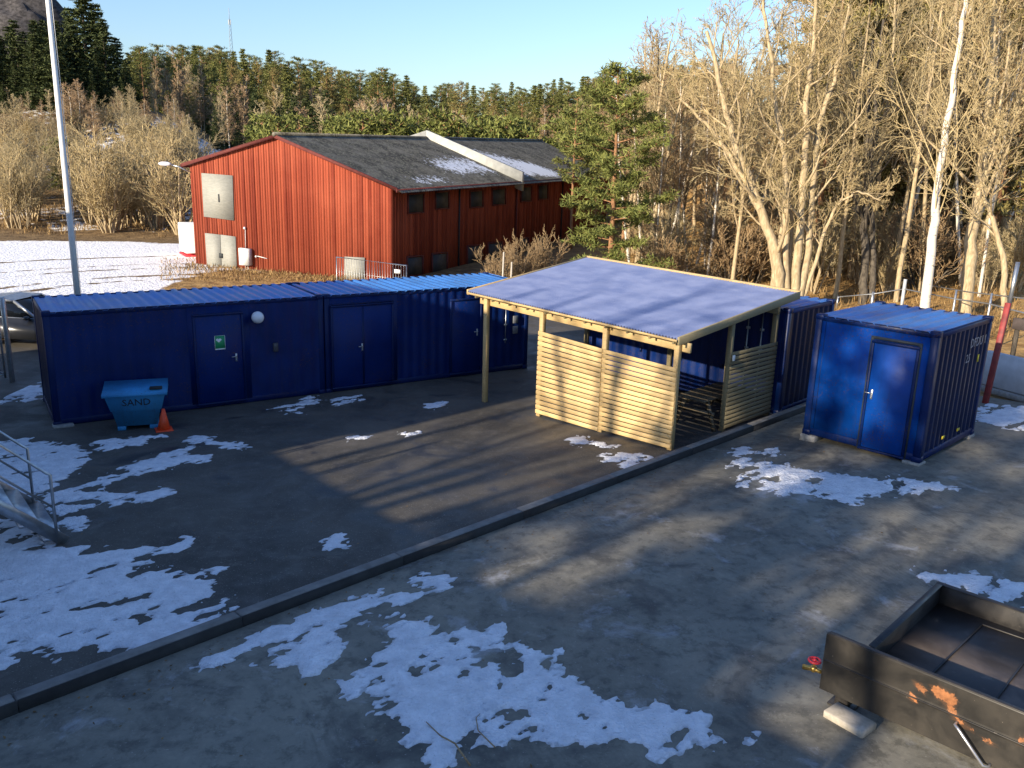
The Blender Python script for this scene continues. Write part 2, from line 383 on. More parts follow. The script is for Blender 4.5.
def mat_tankfloor():
    b = NB('tank_floor'); co = b.coord(); f = b.noise(co, 1.4, 6, .6, .5); g = b.noise(co, 7, 5)
    col = b.mix(b.ramp(f, [(.4, 0), (.68, 1)]), (.050, .041, .036), (.15, .12, .10)); col = b.mix(b.ramp(g, [(.6, 0), (.8, .45)]), col, (.24, .20, .165))
    return b.done(col, b.ramp(f, [(.3, .35), (.7, .6)]), 0, .5)
M['tankfloor'] = mat_tankfloor()
def mat_patch():
    b = NB('bare_rusty_patch'); co = b.coord(); f = b.noise(co, 6, 5, .65)
    return b.done(b.mix(b.ramp(f, [(.35, 0), (.65, 1)]), (.20, .085, .035), (.55, .27, .12)), .75, 0, .3)
M['patch'] = mat_patch()
M['brass'] = flat('brass', (.55, .36, .10), .35, .9, .15)
M['redvalve'] = flat('red_handwheel', (.55, .03, .04), .4)
M['redpost'] = flat('red_post', (.20, .022, .020), .6, 0, .35)
M['glass'] = flat('car_glass', (.01, .012, .015), .08, 0, .1)
M['carpaint'] = flat('car_paint', (.035, .038, .045), .28, .4, .1)
M['chrome'] = flat('pale_trim', (.5, .5, .52), .3, .8, .1)
M['palewall'] = flat('pale_grey_wall', (.46, .48, .50), .8, 0, .14, 3)
M['dead'] = mat_needle('dead_grass', (.14, .085, .035), (.33, .215, .09))
M['wall_out'] = flat('rendered_house_wall', (.35, .33, .29), .9, 0, .1, 2)
M['tiles'] = flat('dark_roof_tiles', (.06, .05, .05), .8, 0, .3, 5)

# ------------------------------------------------------------------ the ground
def dist_poly(px, py, poly):
    """signed distance (positive inside) from arrays px,py to a closed polygon"""
    poly = np.asarray(poly, float); inside = np.zeros(px.shape, bool); d = np.full(px.shape, 1e9)
    for (x1, y1), (x2, y2) in zip(poly, np.roll(poly, -1, 0)):
        c = ((y1 > py) != (y2 > py)) & (px < (x2-x1)*(py-y1)/(y2-y1+1e-12)+x1); inside ^= c
        ex, ey = x2-x1, y2-y1; t = np.clip(((px-x1)*ex+(py-y1)*ey)/(ex*ex+ey*ey+1e-12), 0, 1)
        d = np.minimum(d, np.hypot(px-x1-t*ex, py-y1-t*ey))
    return np.where(inside, d, -d)
def vnoise(x, y, seed, oct=4, rough=.55):
    r = np.random.default_rng(seed); out = 0; amp = 1; tot = 0
    for o in range(oct):
        tab = r.random((64, 64)); fx = x*2**o; fy = y*2**o
        ix = np.floor(fx).astype(int); iy = np.floor(fy).astype(int); tx = fx-ix; ty = fy-iy; tx = tx*tx*(3-2*tx); ty = ty*ty*(3-2*ty)
        g = lambda a, b: tab[(a % 64), (b % 64)]
        v = (g(ix, iy)*(1-tx)+g(ix+1, iy)*tx)*(1-ty)+(g(ix, iy+1)*(1-tx)+g(ix+1, iy+1)*tx)*ty
        out = out+v*amp; tot += amp; amp *= rough
    return out/tot
ys = np.concatenate([np.linspace(-60, 20, 30)[:-1], np.linspace(20, 130, 90)[:-1], np.geomspace(130, 900, 40)])
xs = np.concatenate([-np.geomspace(90, 700, 18)[::-1][:-1], np.linspace(-90, 90, 130), np.geomspace(90, 700, 18)[1:]])
GX, GY = np.meshgrid(xs, ys)
GZ = T(GX, GY)
gu, gv = to_uv(GX, GY)
yard = (gu > -30) & (gu < 12) & (gv > -22) & (gv < 18); field = (GX > -52) & (GX < -9) & (GY > 27) & (GY < 60)
GZ = GZ-.10*(yard | field)
a = GX/np.maximum(GY, 15)
s_hill = .44*ss(58, 64, GY)*ss(-.05, -.2, a)*(1-ss(100, 112, GY))+.24*ss(-.20, -.26, a)*ss(-.40, -.33, a)*ss(60, 75, GY)*(1-ss(95, 112, GY))
leaf = ss(.02, .15, a)*ss(20, 30, GY)
grid_mesh('ground', GX, GY, GZ, M['terrain'], attrs={'snow': s_hill, 'leaf': leaf})['kind'] = 'structure'

def uv_sheet(name, u0, u1, v0, v1, step, mat, dz=0.0):
    u = np.linspace(u0, u1, max(2, int((u1-u0)/step)+1)); v = np.linspace(v0, v1, max(2, int((v1-v0)/step)+1))
    A, B = np.meshgrid(u, v); X = P0[0]+A*UU[0]+B*VV[0]; Y = P0[1]+A*UU[1]+B*VV[1]
    o = grid_mesh(name, X[::-1], Y[::-1], (gz(X, Y)+dz)[::-1], mat); o['kind'] = 'structure'; return o
uv_sheet('yard_asphalt', -29, 10.5, -21, .36, .5, M['asphalt'])
uv_sheet('yard_concrete', -29, 9.6, .36, 17, .5, M['concrete'], .0)
# kerb along the joint
mb = MB()
for i in range(-12, 4):
    u0, u1 = i*2.5, i*2.5+2.49; a_, b_ = uv(u0, .38), uv(u1, .38)
    mb.beam((*a_, float(gz(*a_))+.03), (*b_, float(gz(*b_))+.03), .17, .25, bev=.018)
kerb = mb.obj('kerb', flat('kerb_concrete', (.17, .165, .155), .85, 0, .3, 5)); kerb['kind'] = 'structure'
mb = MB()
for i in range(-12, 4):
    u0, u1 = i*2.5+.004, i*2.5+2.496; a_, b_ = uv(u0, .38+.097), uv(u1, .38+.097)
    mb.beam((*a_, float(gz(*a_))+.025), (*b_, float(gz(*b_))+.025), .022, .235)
kerb2 = mb.obj('kerb_face', flat('dark_kerb_face', (.022, .021, .020), .8, 0, .35, 5)); kerb2['kind'] = 'structure'  # thin strip giving the kerb side a darker colour than its top

# snowy gravel road behind the row
fx = np.arange(-52, -8.9, .3); fy = np.arange(27, 60.2, .3); FX, FY = np.meshgrid(fx, fy)
e0, e1 = at_z(0, 246, 0), at_z(190, 226, 0)
far = (FY-57.0)-.2*(FX+30)
sn = .66-.5*ss(-1.5, 1.0, far+2.0*(vnoise(FX*.3, FY*.3, 3)-.5))
sn = sn-.55*ss(-16.8, -14.6, FX+2.5*(vnoise(FX*.25, FY*.25, 4)-.5)+.0*FY)*ss(48, 40, FY)
for rr, w in ((9.0, .5), (10.6, .5), (13.5, .4), (15.1, .4), (19, .4)):
    d = np.abs(np.hypot(FX+12.5, FY-33)-rr+.7*(vnoise(FX*.5, FY*.5, 9)-.5)); sn = sn-.20*(1-ss(.12, w, d))*ss(-36, -27, FX)
for k, off in enumerate((0, 1.6, 5.0, 6.6)):
    d = np.abs((FY-44.5)-(FX+30)*.10-off+1.2*(vnoise(FX*.12, FY*.12, 20+k)-.5)); sn = sn-.03*(1-ss(.1, .5, d))*(vnoise(FX*.2, FY*.8, 30+k) > .45)
fl = ss(-19, -15, FX)*.7
road = grid_mesh('road', FX, FY, T(FX, FY)+.01, M['terrain'], attrs={'snow': sn, 'leaf': fl}); road['kind'] = 'structure'

# ------------------------------------------------------------------ melting snow on the yard
SNOW = [
 [(-30,530),(0,535),(40,545),(75,548),(110,552),(148,549),(137,560),(165,567),(178,578),(228,567),(207,588),(240,607),(225,618),(195,636),(165,652),(130,655),(95,635),(75,652),(40,667),(60,637),(30,642),(0,655),(-40,660)],
 [(-10,655),(28,655),(14,672),(-10,684)], [(-30,446),(0,443),(30,440),(60,445),(85,450),(80,465),(70,478),(40,492),(0,502),(-30,505)],
 [(40,495),(85,485),(90,507),(60,517)], [(-5,520),(20,524),(45,530),(55,545),(30,545),(0,533)], [(62,520),(78,516),(80,526),(64,530)],
 [(100,443),(160,435),(159,442),(130,446),(105,451)], [(88,478),(130,465),(160,459),(219,452),(215,460),(180,464),(140,473),(110,484),(90,485)],
 [(190,437),(215,435),(213,444),(192,445)], [(150,454),(188,447),(180,455),(158,458)], [(130,494),(168,489),(165,497),(135,501)], [(219,443),(244,443),(240,449),(221,449)],
 [(80,492),(110,488),(105,497),(85,499)], [(107,497),(122,494),(120,502),(106,504)], [(168,546),(189,537),(186,547),(172,551)], [(250,609),(272,603),(268,611),(254,615)],
 [(272,409),(300,402),(314,397),(311,408),(300,413),(281,413)], [(332,399),(361,396),(363,400),(340,404)], [(429,405),(445,402),(449,407),(434,410)], [(319,542),(337,539),(339,546),(322,547)], [(352,438),(367,435),(366,438),(353,440)], [(403,434),(415,432),(414,436),(404,437)],
 [(564,438),(590,437),(613,446),(580,448)], [(604,457),(640,454),(652,462),(630,467),(611,461)], [(8,356),(41,355),(42,382),(18,385)], [(-5,390),(25,385),(42,388),(40,400),(-5,404)],
 [(184,664),(230,646),(275,625),(330,602),(384,589),(376,605),(347,630),(337,655),(320,673),(300,664),(280,657),(258,655),(262,667),(215,676)],
 [(395,595),(410,599),(425,622),(450,640),(478,660),(520,668),(560,678),(592,690),(625,705),(662,707),(702,712),(727,742),(700,751),(660,763),(640,745),(600,741),(570,746),(540,735),(500,741),(472,739),(442,762),(425,757),(408,730),(383,715),(398,700),(388,685),(370,680),(365,660),(385,650),(388,630),(388,610)],
 [(345,685),(365,675),(372,690),(358,699)], [(419,578),(451,573),(448,587),(421,586)], [(457,632),(491,629),(489,643),(460,644)], [(519,650),(546,652),(553,662),(530,659)],
 [(760,461),(775,459),(800,472),(850,476),(900,477),(962,488),(930,491),(880,493),(850,501),(815,499),(780,493),(752,485)],
 [(735,463),(748,459),(752,466),(738,468)], [(738,480),(757,474),(762,484),(742,486)], [(760,452),(775,449),(776,454),(762,456)], [(735,452),(746,449),(748,453),(737,455)], [(748,470),(760,468),(760,473),(750,474)],
 [(916,574),(945,568),(1000,577),(1035,580),(1035,613),(990,607),(950,592)], [(972,420),(1034,434),(1034,408),(985,403)], [(734,743),(749,737),(753,745),(740,749)], [(560,702),(600,712),(640,735),(600,738)],
]
sx = np.arange(-12.5, 13.5, .045); sy = np.arange(5.5, 27, .045); SX, SY = np.meshgrid(sx, sy); field_sd = np.full(SX.shape, -1.0)
for pg in SNOW:
    W = np.array([on_ground(*p)[:2] for p in pg]); lo = W.min(0)-.8; hi = W.max(0)+.8
    i0, i1 = np.searchsorted(sx, (lo[0], hi[0])); j0, j1 = np.searchsorted(sy, (lo[1], hi[1]))
    if i1 <= i0 or j1 <= j0: continue
    sub = (slice(j0, j1), slice(i0, i1)); field_sd[sub] = np.maximum(field_sd[sub], dist_poly(SX[sub], SY[sub], W))
su_, sv_ = to_uv(SX, SY)
n1 = (vnoise(SX*1.3, SY*1.3, 11, 5, .68)-.5)*1.5; n2 = vnoise(SX*6, SY*6, 12, 3, .7)-.5; n3 = (vnoise(su_*1.6+9, sv_*3.0, 14, 5, .72)-.5)*1.5
edge = np.minimum(field_sd, .26)*1.0+.30*n1+.50*n2+.42*n3+.045
hn = vnoise(su_*1.9+3, sv_*4.2+5, 51, 5, .66); q_ = np.quantile(hn, .76); edge = edge-4.5*np.maximum(hn-q_, 0)-.05*np.maximum(n2, 0)
edge = np.where(field_sd < -.25, -1, edge)
thin = np.clip(1-(edge-.0)/.11, 0, 1)
su, sv = to_uv(SX, SY)
onk = np.abs(sv-.38) < .13
h = np.clip(edge, -.2, .35); H = np.where(h > 0, .030*np.clip(h/.35, 0, 1)**.7+.012*n2*np.clip(h/.1, 0, 1), h*.35)
H = H+.004
H = np.where(onk, np.minimum(H, .02), H)
H = np.maximum(H, -.10); kv_ = H > -.005; kc = kv_[:-1, :-1] | kv_[1:, :-1] | kv_[:-1, 1:] | kv_[1:, 1:]
snow = grid_mesh('snow', SX, SY, gz(SX, SY)+H, M['snow'], keep=kc, attrs={'thin': thin}); snow['kind'] = 'stuff'
tag(snow, 'melting patches of old white snow on the yard', 'snow')

# ------------------------------------------------------------------ shipping containers
def corr(mb, p0, ax, nrm, L, z0, z1, pitch=.28, dep=.036, up=(0, 0, 1)):
    """trapezoid corrugated sheet from p0 along ax (length L), extruded along up from z0 to z1, folded along -nrm"""
    p0 = np.asarray(p0, float); ax = np.asarray(ax, float); nrm = np.asarray(nrm, float); up = np.asarray(up, float)
    n = max(1, int(round(L/pitch))); p = L/n; pr = []
    for i in range(n):
        pr += [(i*p, 0), (i*p+p*.36, 0), (i*p+p*.5, -dep), (i*p+p*.86, -dep)]
    pr.append((L, 0)); m = len(pr)
    b = np.array([p0+ax*s+nrm*d+up*z0 for s, d in pr]); t = np.array([p0+ax*s+nrm*d+up*z1 for s, d in pr])
    mb.add(np.concatenate([b, t]), [(i, i+1, m+i+1, m+i) for i in range(m-1)])
EX, EY, EZ = np.eye(3)
def container(name, label, group, loc, rz, L, W=2.44, H=2.59, flat_front=False, roof_dir='y', pitch=.28, z_off=0.0, roof_over=.02, front_mat='blue', gaps=(), front_dep=.016, roof_x0=.03):
    r = thing(name, label, 'container', loc, rz, group); pm = M[front_mat]
    mb = MB(); b = .14
    for x in (b/2, L-b/2):
        for y in (b/2, W-b/2): mb.box((x, y, H/2), (b, b, H-.02), bev=.012)
    for y in (.05, W-.05):
        mb.box((L/2, y, H-.075), (L-2*b, .085, .10), bev=.01); mb.box((L/2, y, .085), (L-2*b, .085, .15), bev=.01)
    for x in (.05, L-.05):
        mb.box((x, W/2, H-.075), (.085, W-2*b, .10), bev=.01); mb.box((x, W/2, .085), (.085, W-2*b, .15), bev=.01)
    mb.obj('frame', M['blue_frame'], r)
    for x in (.08, L-.08):
        for y in (.08, W-.08):
            for z in (.055, H-.052):
                c = MB(); c.box((x, y, z), (.178, .178, .118), bev=.012); c.obj('corner_casting', M['blue_frame'], r)
    mb = MB()
    if flat_front:
        mb.box((L/2, .035, H/2+.0), (L-2*b, .02, H-.24))
    else:
        segs = []; x = b
        for g0, g1 in gaps: segs.append((x, g0)); x = g1
        segs.append((x, L-b))
        for s0, s1 in segs:
            if s1-s0 > .1: mb = MB(); corr(mb, (s0, .012, 0), EX, -EY, s1-s0, .12, H-.11, pitch, front_dep); mb.obj('front_wall', pm, r)
    if flat_front: mb.obj('front_wall', pm, r)
    mb = MB(); corr(mb, (b, W-.012, 0), EX, EY, L-2*b, .12, H-.11, pitch); mb.obj('back_wall', M['blue'], r)
    for nm, x, sg in (('left', .012, -1), ('right', L-.012, 1)):
        mb = MB(); corr(mb, (x, b, 0), EY, EX*sg, W-2*b, .12, H-.11, .24 if L < 4 else pitch); mb.obj('end_wall', M['blue_shade'] if (L < 4 or sg < 0 or 'behind' in label) else M['blue'], r)
    mb = MB()
    if roof_dir == 'y':     # ribs run front to back
        corr(mb, (roof_x0, 0, H-.012), EX, EZ, L-.03-roof_x0, -roof_over, W+roof_over-.0, .26, .035, up=EY)
        mb.box((L/2, W/2, H-.075), (L-.12, W-.12, .03))
    else:
        corr(mb, (0, .05, H-.012), EY, EZ, W-.1, .05, L-.05, .2, .03, up=EX); mb.box((L/2, W/2, H-.075), (L-.12, W-.12, .03))
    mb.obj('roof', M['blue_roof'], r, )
    mb = MB(); mb.box((L/2, W/2, .16), (L-.1, W-.1, .04)); mb.obj('floor', M['black'], r)
    return r
def door_panel(r, x0, x1, z0, z1, hx, hz, double=False, y=-.028, m='blue_door'):
    d = MB(); d.box(((x0+x1)/2, y, (z0+z1)/2), (x1-x0, .03, z1-z0), bev=.006); door = d.obj('door', M[m], r)
    f = MB(); w = .055
    f.box((x0-w/2, y-.004, (z0+z1)/2), (w, .06, z1-z0+.0), bev=.006); f.box((x1+w/2, y-.004, (z0+z1)/2), (w, .06, z1-z0), bev=.006)
    f.box(((x0+x1)/2, y-.004, z1+w/2), (x1-x0+2*w, .062, w), bev=.006); f.box(((x0+x1)/2, y-.006, z0-.03), (x1-x0+2*w, .07, .05), bev=.006)
    f.obj('door_frame', M['blue_frame'], r)
    if double:
        s = MB(); s.box(((x0+x1)/2, y-.018, (z0+z1)/2), (.05, .012, z1-z0-.01)); s.obj('door_seam', M['blue_frame'], door)
    h = MB(); h.box((hx, y-.022, hz), (.045, .012, .20), bev=.004); h.tube([(hx, y-.02, hz+.03), (hx, y-.07, hz+.03), (hx-.12, y-.07, hz+.03)], .011, 8); h.cyl((hx, y-.02, hz-.06), (hx, y-.04, hz-.06), .016, 10)
    h.obj('handle', M['steel'], door, smooth=False)
    return door
RL = 6.32
ra = math.degrees(ROWA)
c1 = container('shipping_container', 'long blue container with a white globe lamp and a green sign on its door', 'blue containers in the yard', (ROW[0], ROW[1], 0), ROWA, RL, gaps=((2.98, 4.42),))
mb = MB(); mb.box((3.70, .02, 1.3), (1.44, .03, 2.36)); mb.obj('door_surround', M['blue'], c1)
d1 = door_panel(c1, 3.14, 4.22, .14, 2.26, 4.06, 1.2)
mb = MB(); mb.box((3.69, -.047, 1.60), (.24, .006, .34)); sg = mb.obj('first_aid_sign', M['green_sign'], d1)
mb = MB()
hp = [(0.0, -.055)]+[(0.062*math.sin(t)**3*1.05, .052*(13*math.cos(t)-5*math.cos(2*t)-2*math.cos(3*t)-math.cos(4*t))/15+.0) for t in np.linspace(math.pi-.3, -math.pi+.3, 24)]
hp = np.array(hp); nh = len(hp)
mb.add([(3.665+x, -.0535, 1.66+z) for x, z in hp], [tuple(range(nh))])
mb.add([(3.665+x, -.0515, 1.66+z) for x, z in hp], [tuple(range(nh))[::-1]])
mb.obj('heart_symbol', M['sign_white'], sg)
mb = MB()
for (xa, xb, za, zb) in ((3.57, 3.81, 1.768, 1.773), (3.57, 3.81, 1.427, 1.455), (3.566, 3.574, 1.43, 1.77), (3.806, 3.814, 1.43, 1.77)):
    mb.box(((xa+xb)/2, -.0525, (za+zb)/2), (xb-xa, .004, zb-za))
mb.obj('sign_border', M['sign_white'], sg)
mb = MB(); mb.sphere((4.60, -.13, 2.16), .15, 24); lp = mb.obj('globe_lamp', M['opal'], c1, smooth=True)
mb = MB(); mb.cyl((4.60, .02, 2.16), (4.60, -.04, 2.16), .07, 16); mb.obj('lamp_base', M['white'], lp)
mb = MB(); mb.box((5.04, -.035, 1.36), (.12, .07, .22), bev=.01); mb.obj('switch_box', flat('box_plastic', (.05, .05, .06), .5), c1)
th = ROW+RL*np.array([math.cos(ROWA), math.sin(ROWA)])+.03*np.array([math.cos(ROWA), math.sin(ROWA)])
c2 = container('shipping_container', 'blue container with double doors standing end to end after the container with the globe lamp', 'blue containers in the yard', (th[0], th[1], 0.0), ROWA, RL, gaps=((.14, 2.04),), roof_x0=-.06)
mb = MB(); mb.box((1.09, .02, 1.3), (1.90, .03, 2.36)); mb.obj('door_surround', M['blue'], c2)
door_panel(c2, .20, 1.86, .14, 2.25, 1.0, 1.15, True)
mb = MB(); mb.box((1.05, -.03, 2.33), (1.75, .06, .03), bev=.005); mb.obj('rain_strip', M['blue_frame'], c2)
door_panel(c2, 3.7, 4.62, .14, 2.2, 4.52, 1.26)
mb = MB(); mb.tube([(5.49, -.03, .85), (5.49, -.03, 2.0)], .014, 8)
for z in (.95, 1.4, 1.9): mb.box((5.49, -.02, z), (.09, .03, .05))
mb.obj('locking_bar', M['steel'], c2)
for z in (1.53, 1.22):
    mb = MB(); mb.box((5.83, -.03, z), (.17, .03, .22), bev=.006); mb.obj('notice_plate', flat('dull_plate', (.16, .17, .19), .5), c2)
mb = MB()
for x, y in ((.15, .12), (3, .12), (6.2, .12), (.15, 2.3), (6.2, 2.3)): mb.box((x, y, -.02), (.34, .26, .09), bev=.01)
# concrete blocks that carry the containers
def block(x, y, z, rz, size, label, group='concrete blocks under the containers'):
    b = MB(); b.box((0, 0, 0), size, bev=.012); o = b.obj('concrete_block', M['block']); o.location = (x, y, z); o.rotation_euler = (0, 0, rz); return tag(o, label, 'block', group)
cb = uv(4.25, .18-6.06)
c3 = container('shipping_container', 'blue container half hidden behind the open timber shelter', 'blue containers in the yard', (cb[0], cb[1], .27), KA-math.pi/2, 6.06)
mb = MB()
for x in (5.05, 5.42):
    mb.tube([(x, -.035, .2), (x, -.035, 2.42)], .017, 8)
    for z in (.5, 1.15, 1.5, 2.0): mb.box((x, -.025, z), (.10, .03, .06))
mb.obj('locking_bar', M['steel'], c3)
mb = MB()
for x in (.6, 1.9, 3.2, 4.4): mb.box((x, -.012, .9), (.05, .02, .12))
mb.obj('hinges', M['blue_frame'], c3)
sa = .7757-math.pi/2; so_ = np.array([7.961, 15.733])+2.4466*np.array([-math.sin(.7757), math.cos(.7757)])
c4 = container('shipping_container', 'short blue container with a grey framed door standing alone on the concrete', 'blue containers in the yard', (so_[0], so_[1], .57), sa, 2.4466, 2.99, 2.591, flat_front=True, pitch=.24, front_mat='blue_lit')
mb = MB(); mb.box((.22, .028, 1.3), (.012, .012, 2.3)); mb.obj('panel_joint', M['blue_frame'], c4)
d4 = door_panel(c4, 1.27, 2.09, .05, 2.2, 1.35, 1.16, y=.012, m='blue_lit')
mb = MB()
for x in (1.215, 2.145): mb.box((x, .016, 1.15), (.06, .024, 2.3))
mb.box((1.68, .016, 2.30), (.99, .022, .06)); mb.obj('door_seal', flat('dark_door_seal', (.028, .034, .042), .6), c4)
for y in (1.1, 1.93):
    mb = MB(); mb.box((2.4466+.004, y, .31), (.01, .14, .06)); mb.obj('yellow_marking', M['yellow'], c4)
mb = MB(); mb.box((2.4466+.003, 2.43, 1.77), (.01, .07, .16)); mb.obj('yellow_marking', M['yellow'], c4)
def text(s, size, mat, parent, loc, rot, name='lettering', ext=.002):
    cu = bpy.data.curves.new(name, 'FONT'); cu.body = s; cu.size = size; cu.align_x = 'CENTER'; cu.align_y = 'CENTER'; cu.extrude = ext; cu.resolution_u = 2
    t_ = bpy.data.objects.new('text_shape', cu); COL.objects.link(t_); bpy.context.view_layer.update()
    me = bpy.data.meshes.new_from_object(t_.evaluated_get(bpy.context.evaluated_depsgraph_get())); bpy.data.objects.remove(t_); bpy.data.curves.remove(cu)
    me.name = name; me.materials.clear(); me.materials.append(mat); o = link(name, me, parent, loc); o.rotation_euler = rot; return o
text('DFDU 1', .27, M['letter_w'], c4, (2.4466+.006, 2.28, 2.14), (math.pi/2, 0, math.pi/2))
text('25', .25, M['letter_w'], c4, (2.4466+.006, 1.80, 1.84), (math.pi/2, 0, math.pi/2))
for (lx, ly, nm) in ((.14, .12, 'pale concrete block under the left front corner of the short container'), (2.30, .12, 'pale concrete block under the near corner of the short container'), (2.30, 2.86, 'pale concrete block under the far right corner of the short container'), (.14, 2.86, 'concrete block hidden under the far left corner of the short container')):
    c_, s_ = math.cos(sa), math.sin(sa); wx, wy = so_[0]+lx*c_-ly*s_, so_[1]+lx*s_+ly*c_; g = float(gz(wx, wy))
    block(wx, wy, (g+.57)/2-.012, sa, (.34, .34, .57-g+.02), nm)
c_, s_ = math.cos(ROWA), math.sin(ROWA)
block(ROW[0]+.18*c_+.02*s_, ROW[1]+.18*s_-.02*c_, .015, ROWA, (.42, .3, .07), 'flat grey block under the left front corner of the lamp container')
cang = KA-math.pi/2
for lx, nm in ((.15, 'concrete block under the left end of the container behind the shelter'), (5.9, 'concrete block under the right end of the container behind the shelter')):
    for ly in (.15, 2.3):
        wx, wy = cb[0]+lx*math.cos(cang)-ly*math.sin(cang), cb[1]+lx*math.sin(cang)+ly*math.cos(cang); g = float(gz(wx, wy))
        block(wx, wy, (g+.27)/2-.01, cang, (.3, .3, max(.05, .27-g+.02)), nm, nm[:40] and 'blocks under the container behind the shelter')

# ------------------------------------------------------------------ timber shelter (local x = along the front, y = depth)
sh = thing('timber_shelter', 'open timber shelter with slatted half walls and a bluish sloping roof', 'shelter', (P0[0], P0[1], 0), KA-math.pi/2)
def gl(v, u): p = uv(u, v); return float(gz(*p))
RC = {('F', 'L'): (-6.05, -.24, 2.89), ('F', 'R'): (.06, -.24, 2.70), ('B', 'R'): (.09, 4.76, 3.18), ('B', 'L'): (-6.45, 4.76, 3.37)}
def roof_z(v, u):
    s = (v+6.2)/6.26; t = (u+.24)/5.0
    zf = 2.89*(1-s)+2.70*s; zb = 3.37*(1-s)+3.18*s; return zf*(1-t)+zb*t
posts = [(-5.64, 0), (-3.77, 0), (-1.90, 0), (-.05, 0), (-.05, 2.05), (-.05, 4.05), (-5.64, 3.95), (-2.85, 3.98)]
for v, u in posts:
    mb = MB(); mb.cur = random.random(); g = gl(v, u); mb.box((v, u, (g+roof_z(v, u)-.06)/2), (.115, .115, roof_z(v, u)-.06-g), bev=.008)
    mb.obj('post', M['wood' if u < .1 else 'wood_shade'], sh)
mb = MB(); mb.cur = .4
for s0, s1 in ((-5.95, -3.0), (-3.0, .2)): mb.beam((s0, .085, roof_z(s0, 0)-.235), (s1, .085, roof_z(s1, 0)-.235), .05, .2, bev=.006)
mb.obj('front_beam', M['wood'], sh)
mb = MB(); mb.beam((-5.95, 3.9, roof_z(-5.95, 3.9)-.235), (.1, 3.9, roof_z(.1, 3.9)-.235), .05, .2); mb.obj('rear_beam', M['wood_shade'], sh)
for v in np.linspace(-5.85, -.06, 11):
    mb = MB(); mb.cur = random.random(); mb.beam((v, -.2, roof_z(v, -.2)-.085), (v, 4.7, roof_z(v, 4.7)-.085), .048, .12, bev=.005); mb.obj('rafter', M['wood_shade'], sh)
# roof sheet with fine ribs running with the slope
nv, nu = 82, 2; tv = np.linspace(0, 1, nv*2+1); rv = []
mb = MB(); vs = []; fs = []
for i, t in enumerate(tv):
    for u in (-.27, 4.74):
        v = -6.06+t*6.14-(.0 if u < 0 else .37*(1-t)); vs.append((v, u, roof_z(v, u)+(.030 if i % 2 else 0.0)))
n_ = len(tv); mb.add(vs, [(2*i, 2*i+2, 2*i+3, 2*i+1) for i in range(n_-1)])
mb.add([(x, y, z-.02) for x, y, z in vs], [(2*i+1, 2*i+3, 2*i+2, 2*i) for i in range(n_-1)])
mb.obj('roof_sheet', M['sheet'], sh)
for (p, q, w, hh, mm) in (((-6.09, -.24), (-6.46, 4.78), .05, .13, 'wood'), ((.095, -.24), (.115, 4.78), .05, .17, 'wood_shade'), ((-6.46, 4.79), (.12, 4.79), .06, .10, 'wood')):
    mb = MB(); z0, z1 = roof_z(*p), roof_z(*q); mb.cur = random.random(); off = .03 if w == .06 else .01
    mb.beam((p[0], p[1], z0+off-hh/2+.03), (q[0], q[1], z1+off-hh/2+.03), w, hh, bev=.005); mb.obj('fascia', M[mm], sh)
mb = MB(); mb.beam((-6.06, -.285, roof_z(-6.06, -.28)-.03), (.09, -.285, roof_z(.09, -.28)-.03), .022, .045); mb.obj('front_edge_board', M['wood'], sh)
def slat_wall(a, b, zt, zb, n, m, off):
    mb = MB(); a = np.array(a, float); b = np.array(b, float)
    for i in range(n):
        t = (i+.5)/n; mb.cur = random.random()
        A = np.array([a[0]+off[0], a[1]+off[1], zb[0]+(zt[0]-zb[0])*t]); B = np.array([b[0]+off[0], b[1]+off[1], zb[1]+(zt[1]-zb[1])*t])
        mb.beam(A, B, .022, (zt[0]-zb[0])/n*.80, bev=.004)
    return mb.obj('slat_wall', m, sh)
slat_wall((-3.83, 0), (-1.93, 0), (2.24, 2.14), (.23, .24), 17, M['wood'], (0, -.07))
slat_wall((-1.91, 0), (.0, 0), (2.14, 2.07), (.29, .33), 17, M['wood'], (0, -.07))
slat_wall((0, 2.0), (0, 4.12), (2.11, 2.08), (.34, .33), 17, M['wood_shade'], (.02, 0))
mb = MB(); mb.box((.07, 2.05, 1.98), (.03, .09, .13), bev=.006); mb.obj('white_socket', M['sign_white'], sh)
# bench table inside the shelter
tz = gl(-1.0, 2.4)
bt = thing('bench_table', 'wooden bench table standing inside the shelter behind the slatted side wall', 'table', (*uv(2.45, -.62), tz), KA-math.pi/2)
mb = MB()
for k in range(5): mb.cur = random.random(); mb.beam((-.35+k*.15, -.85, .73), (-.35+k*.15, 1.0, .73), .14, .04, bev=.005)
mb.obj('table_top', M['bench'], bt)
for y in (-.6, .75):
    mb = MB(); mb.beam((-.3, y, .71), (-.55, y, 0), .045, .09); mb.beam((.25, y, .71), (.5, y, 0), .045, .09); mb.beam((-.5, y, .42), (.45, y, .42), .045, .09); mb.obj('leg', M['bench'], bt)
for x in (-.62,):
    mb = MB(); mb.cur = .4; mb.beam((x, -.85, .46), (x, 1.0, .46), .26, .04); mb.obj('seat', M['bench'], bt)

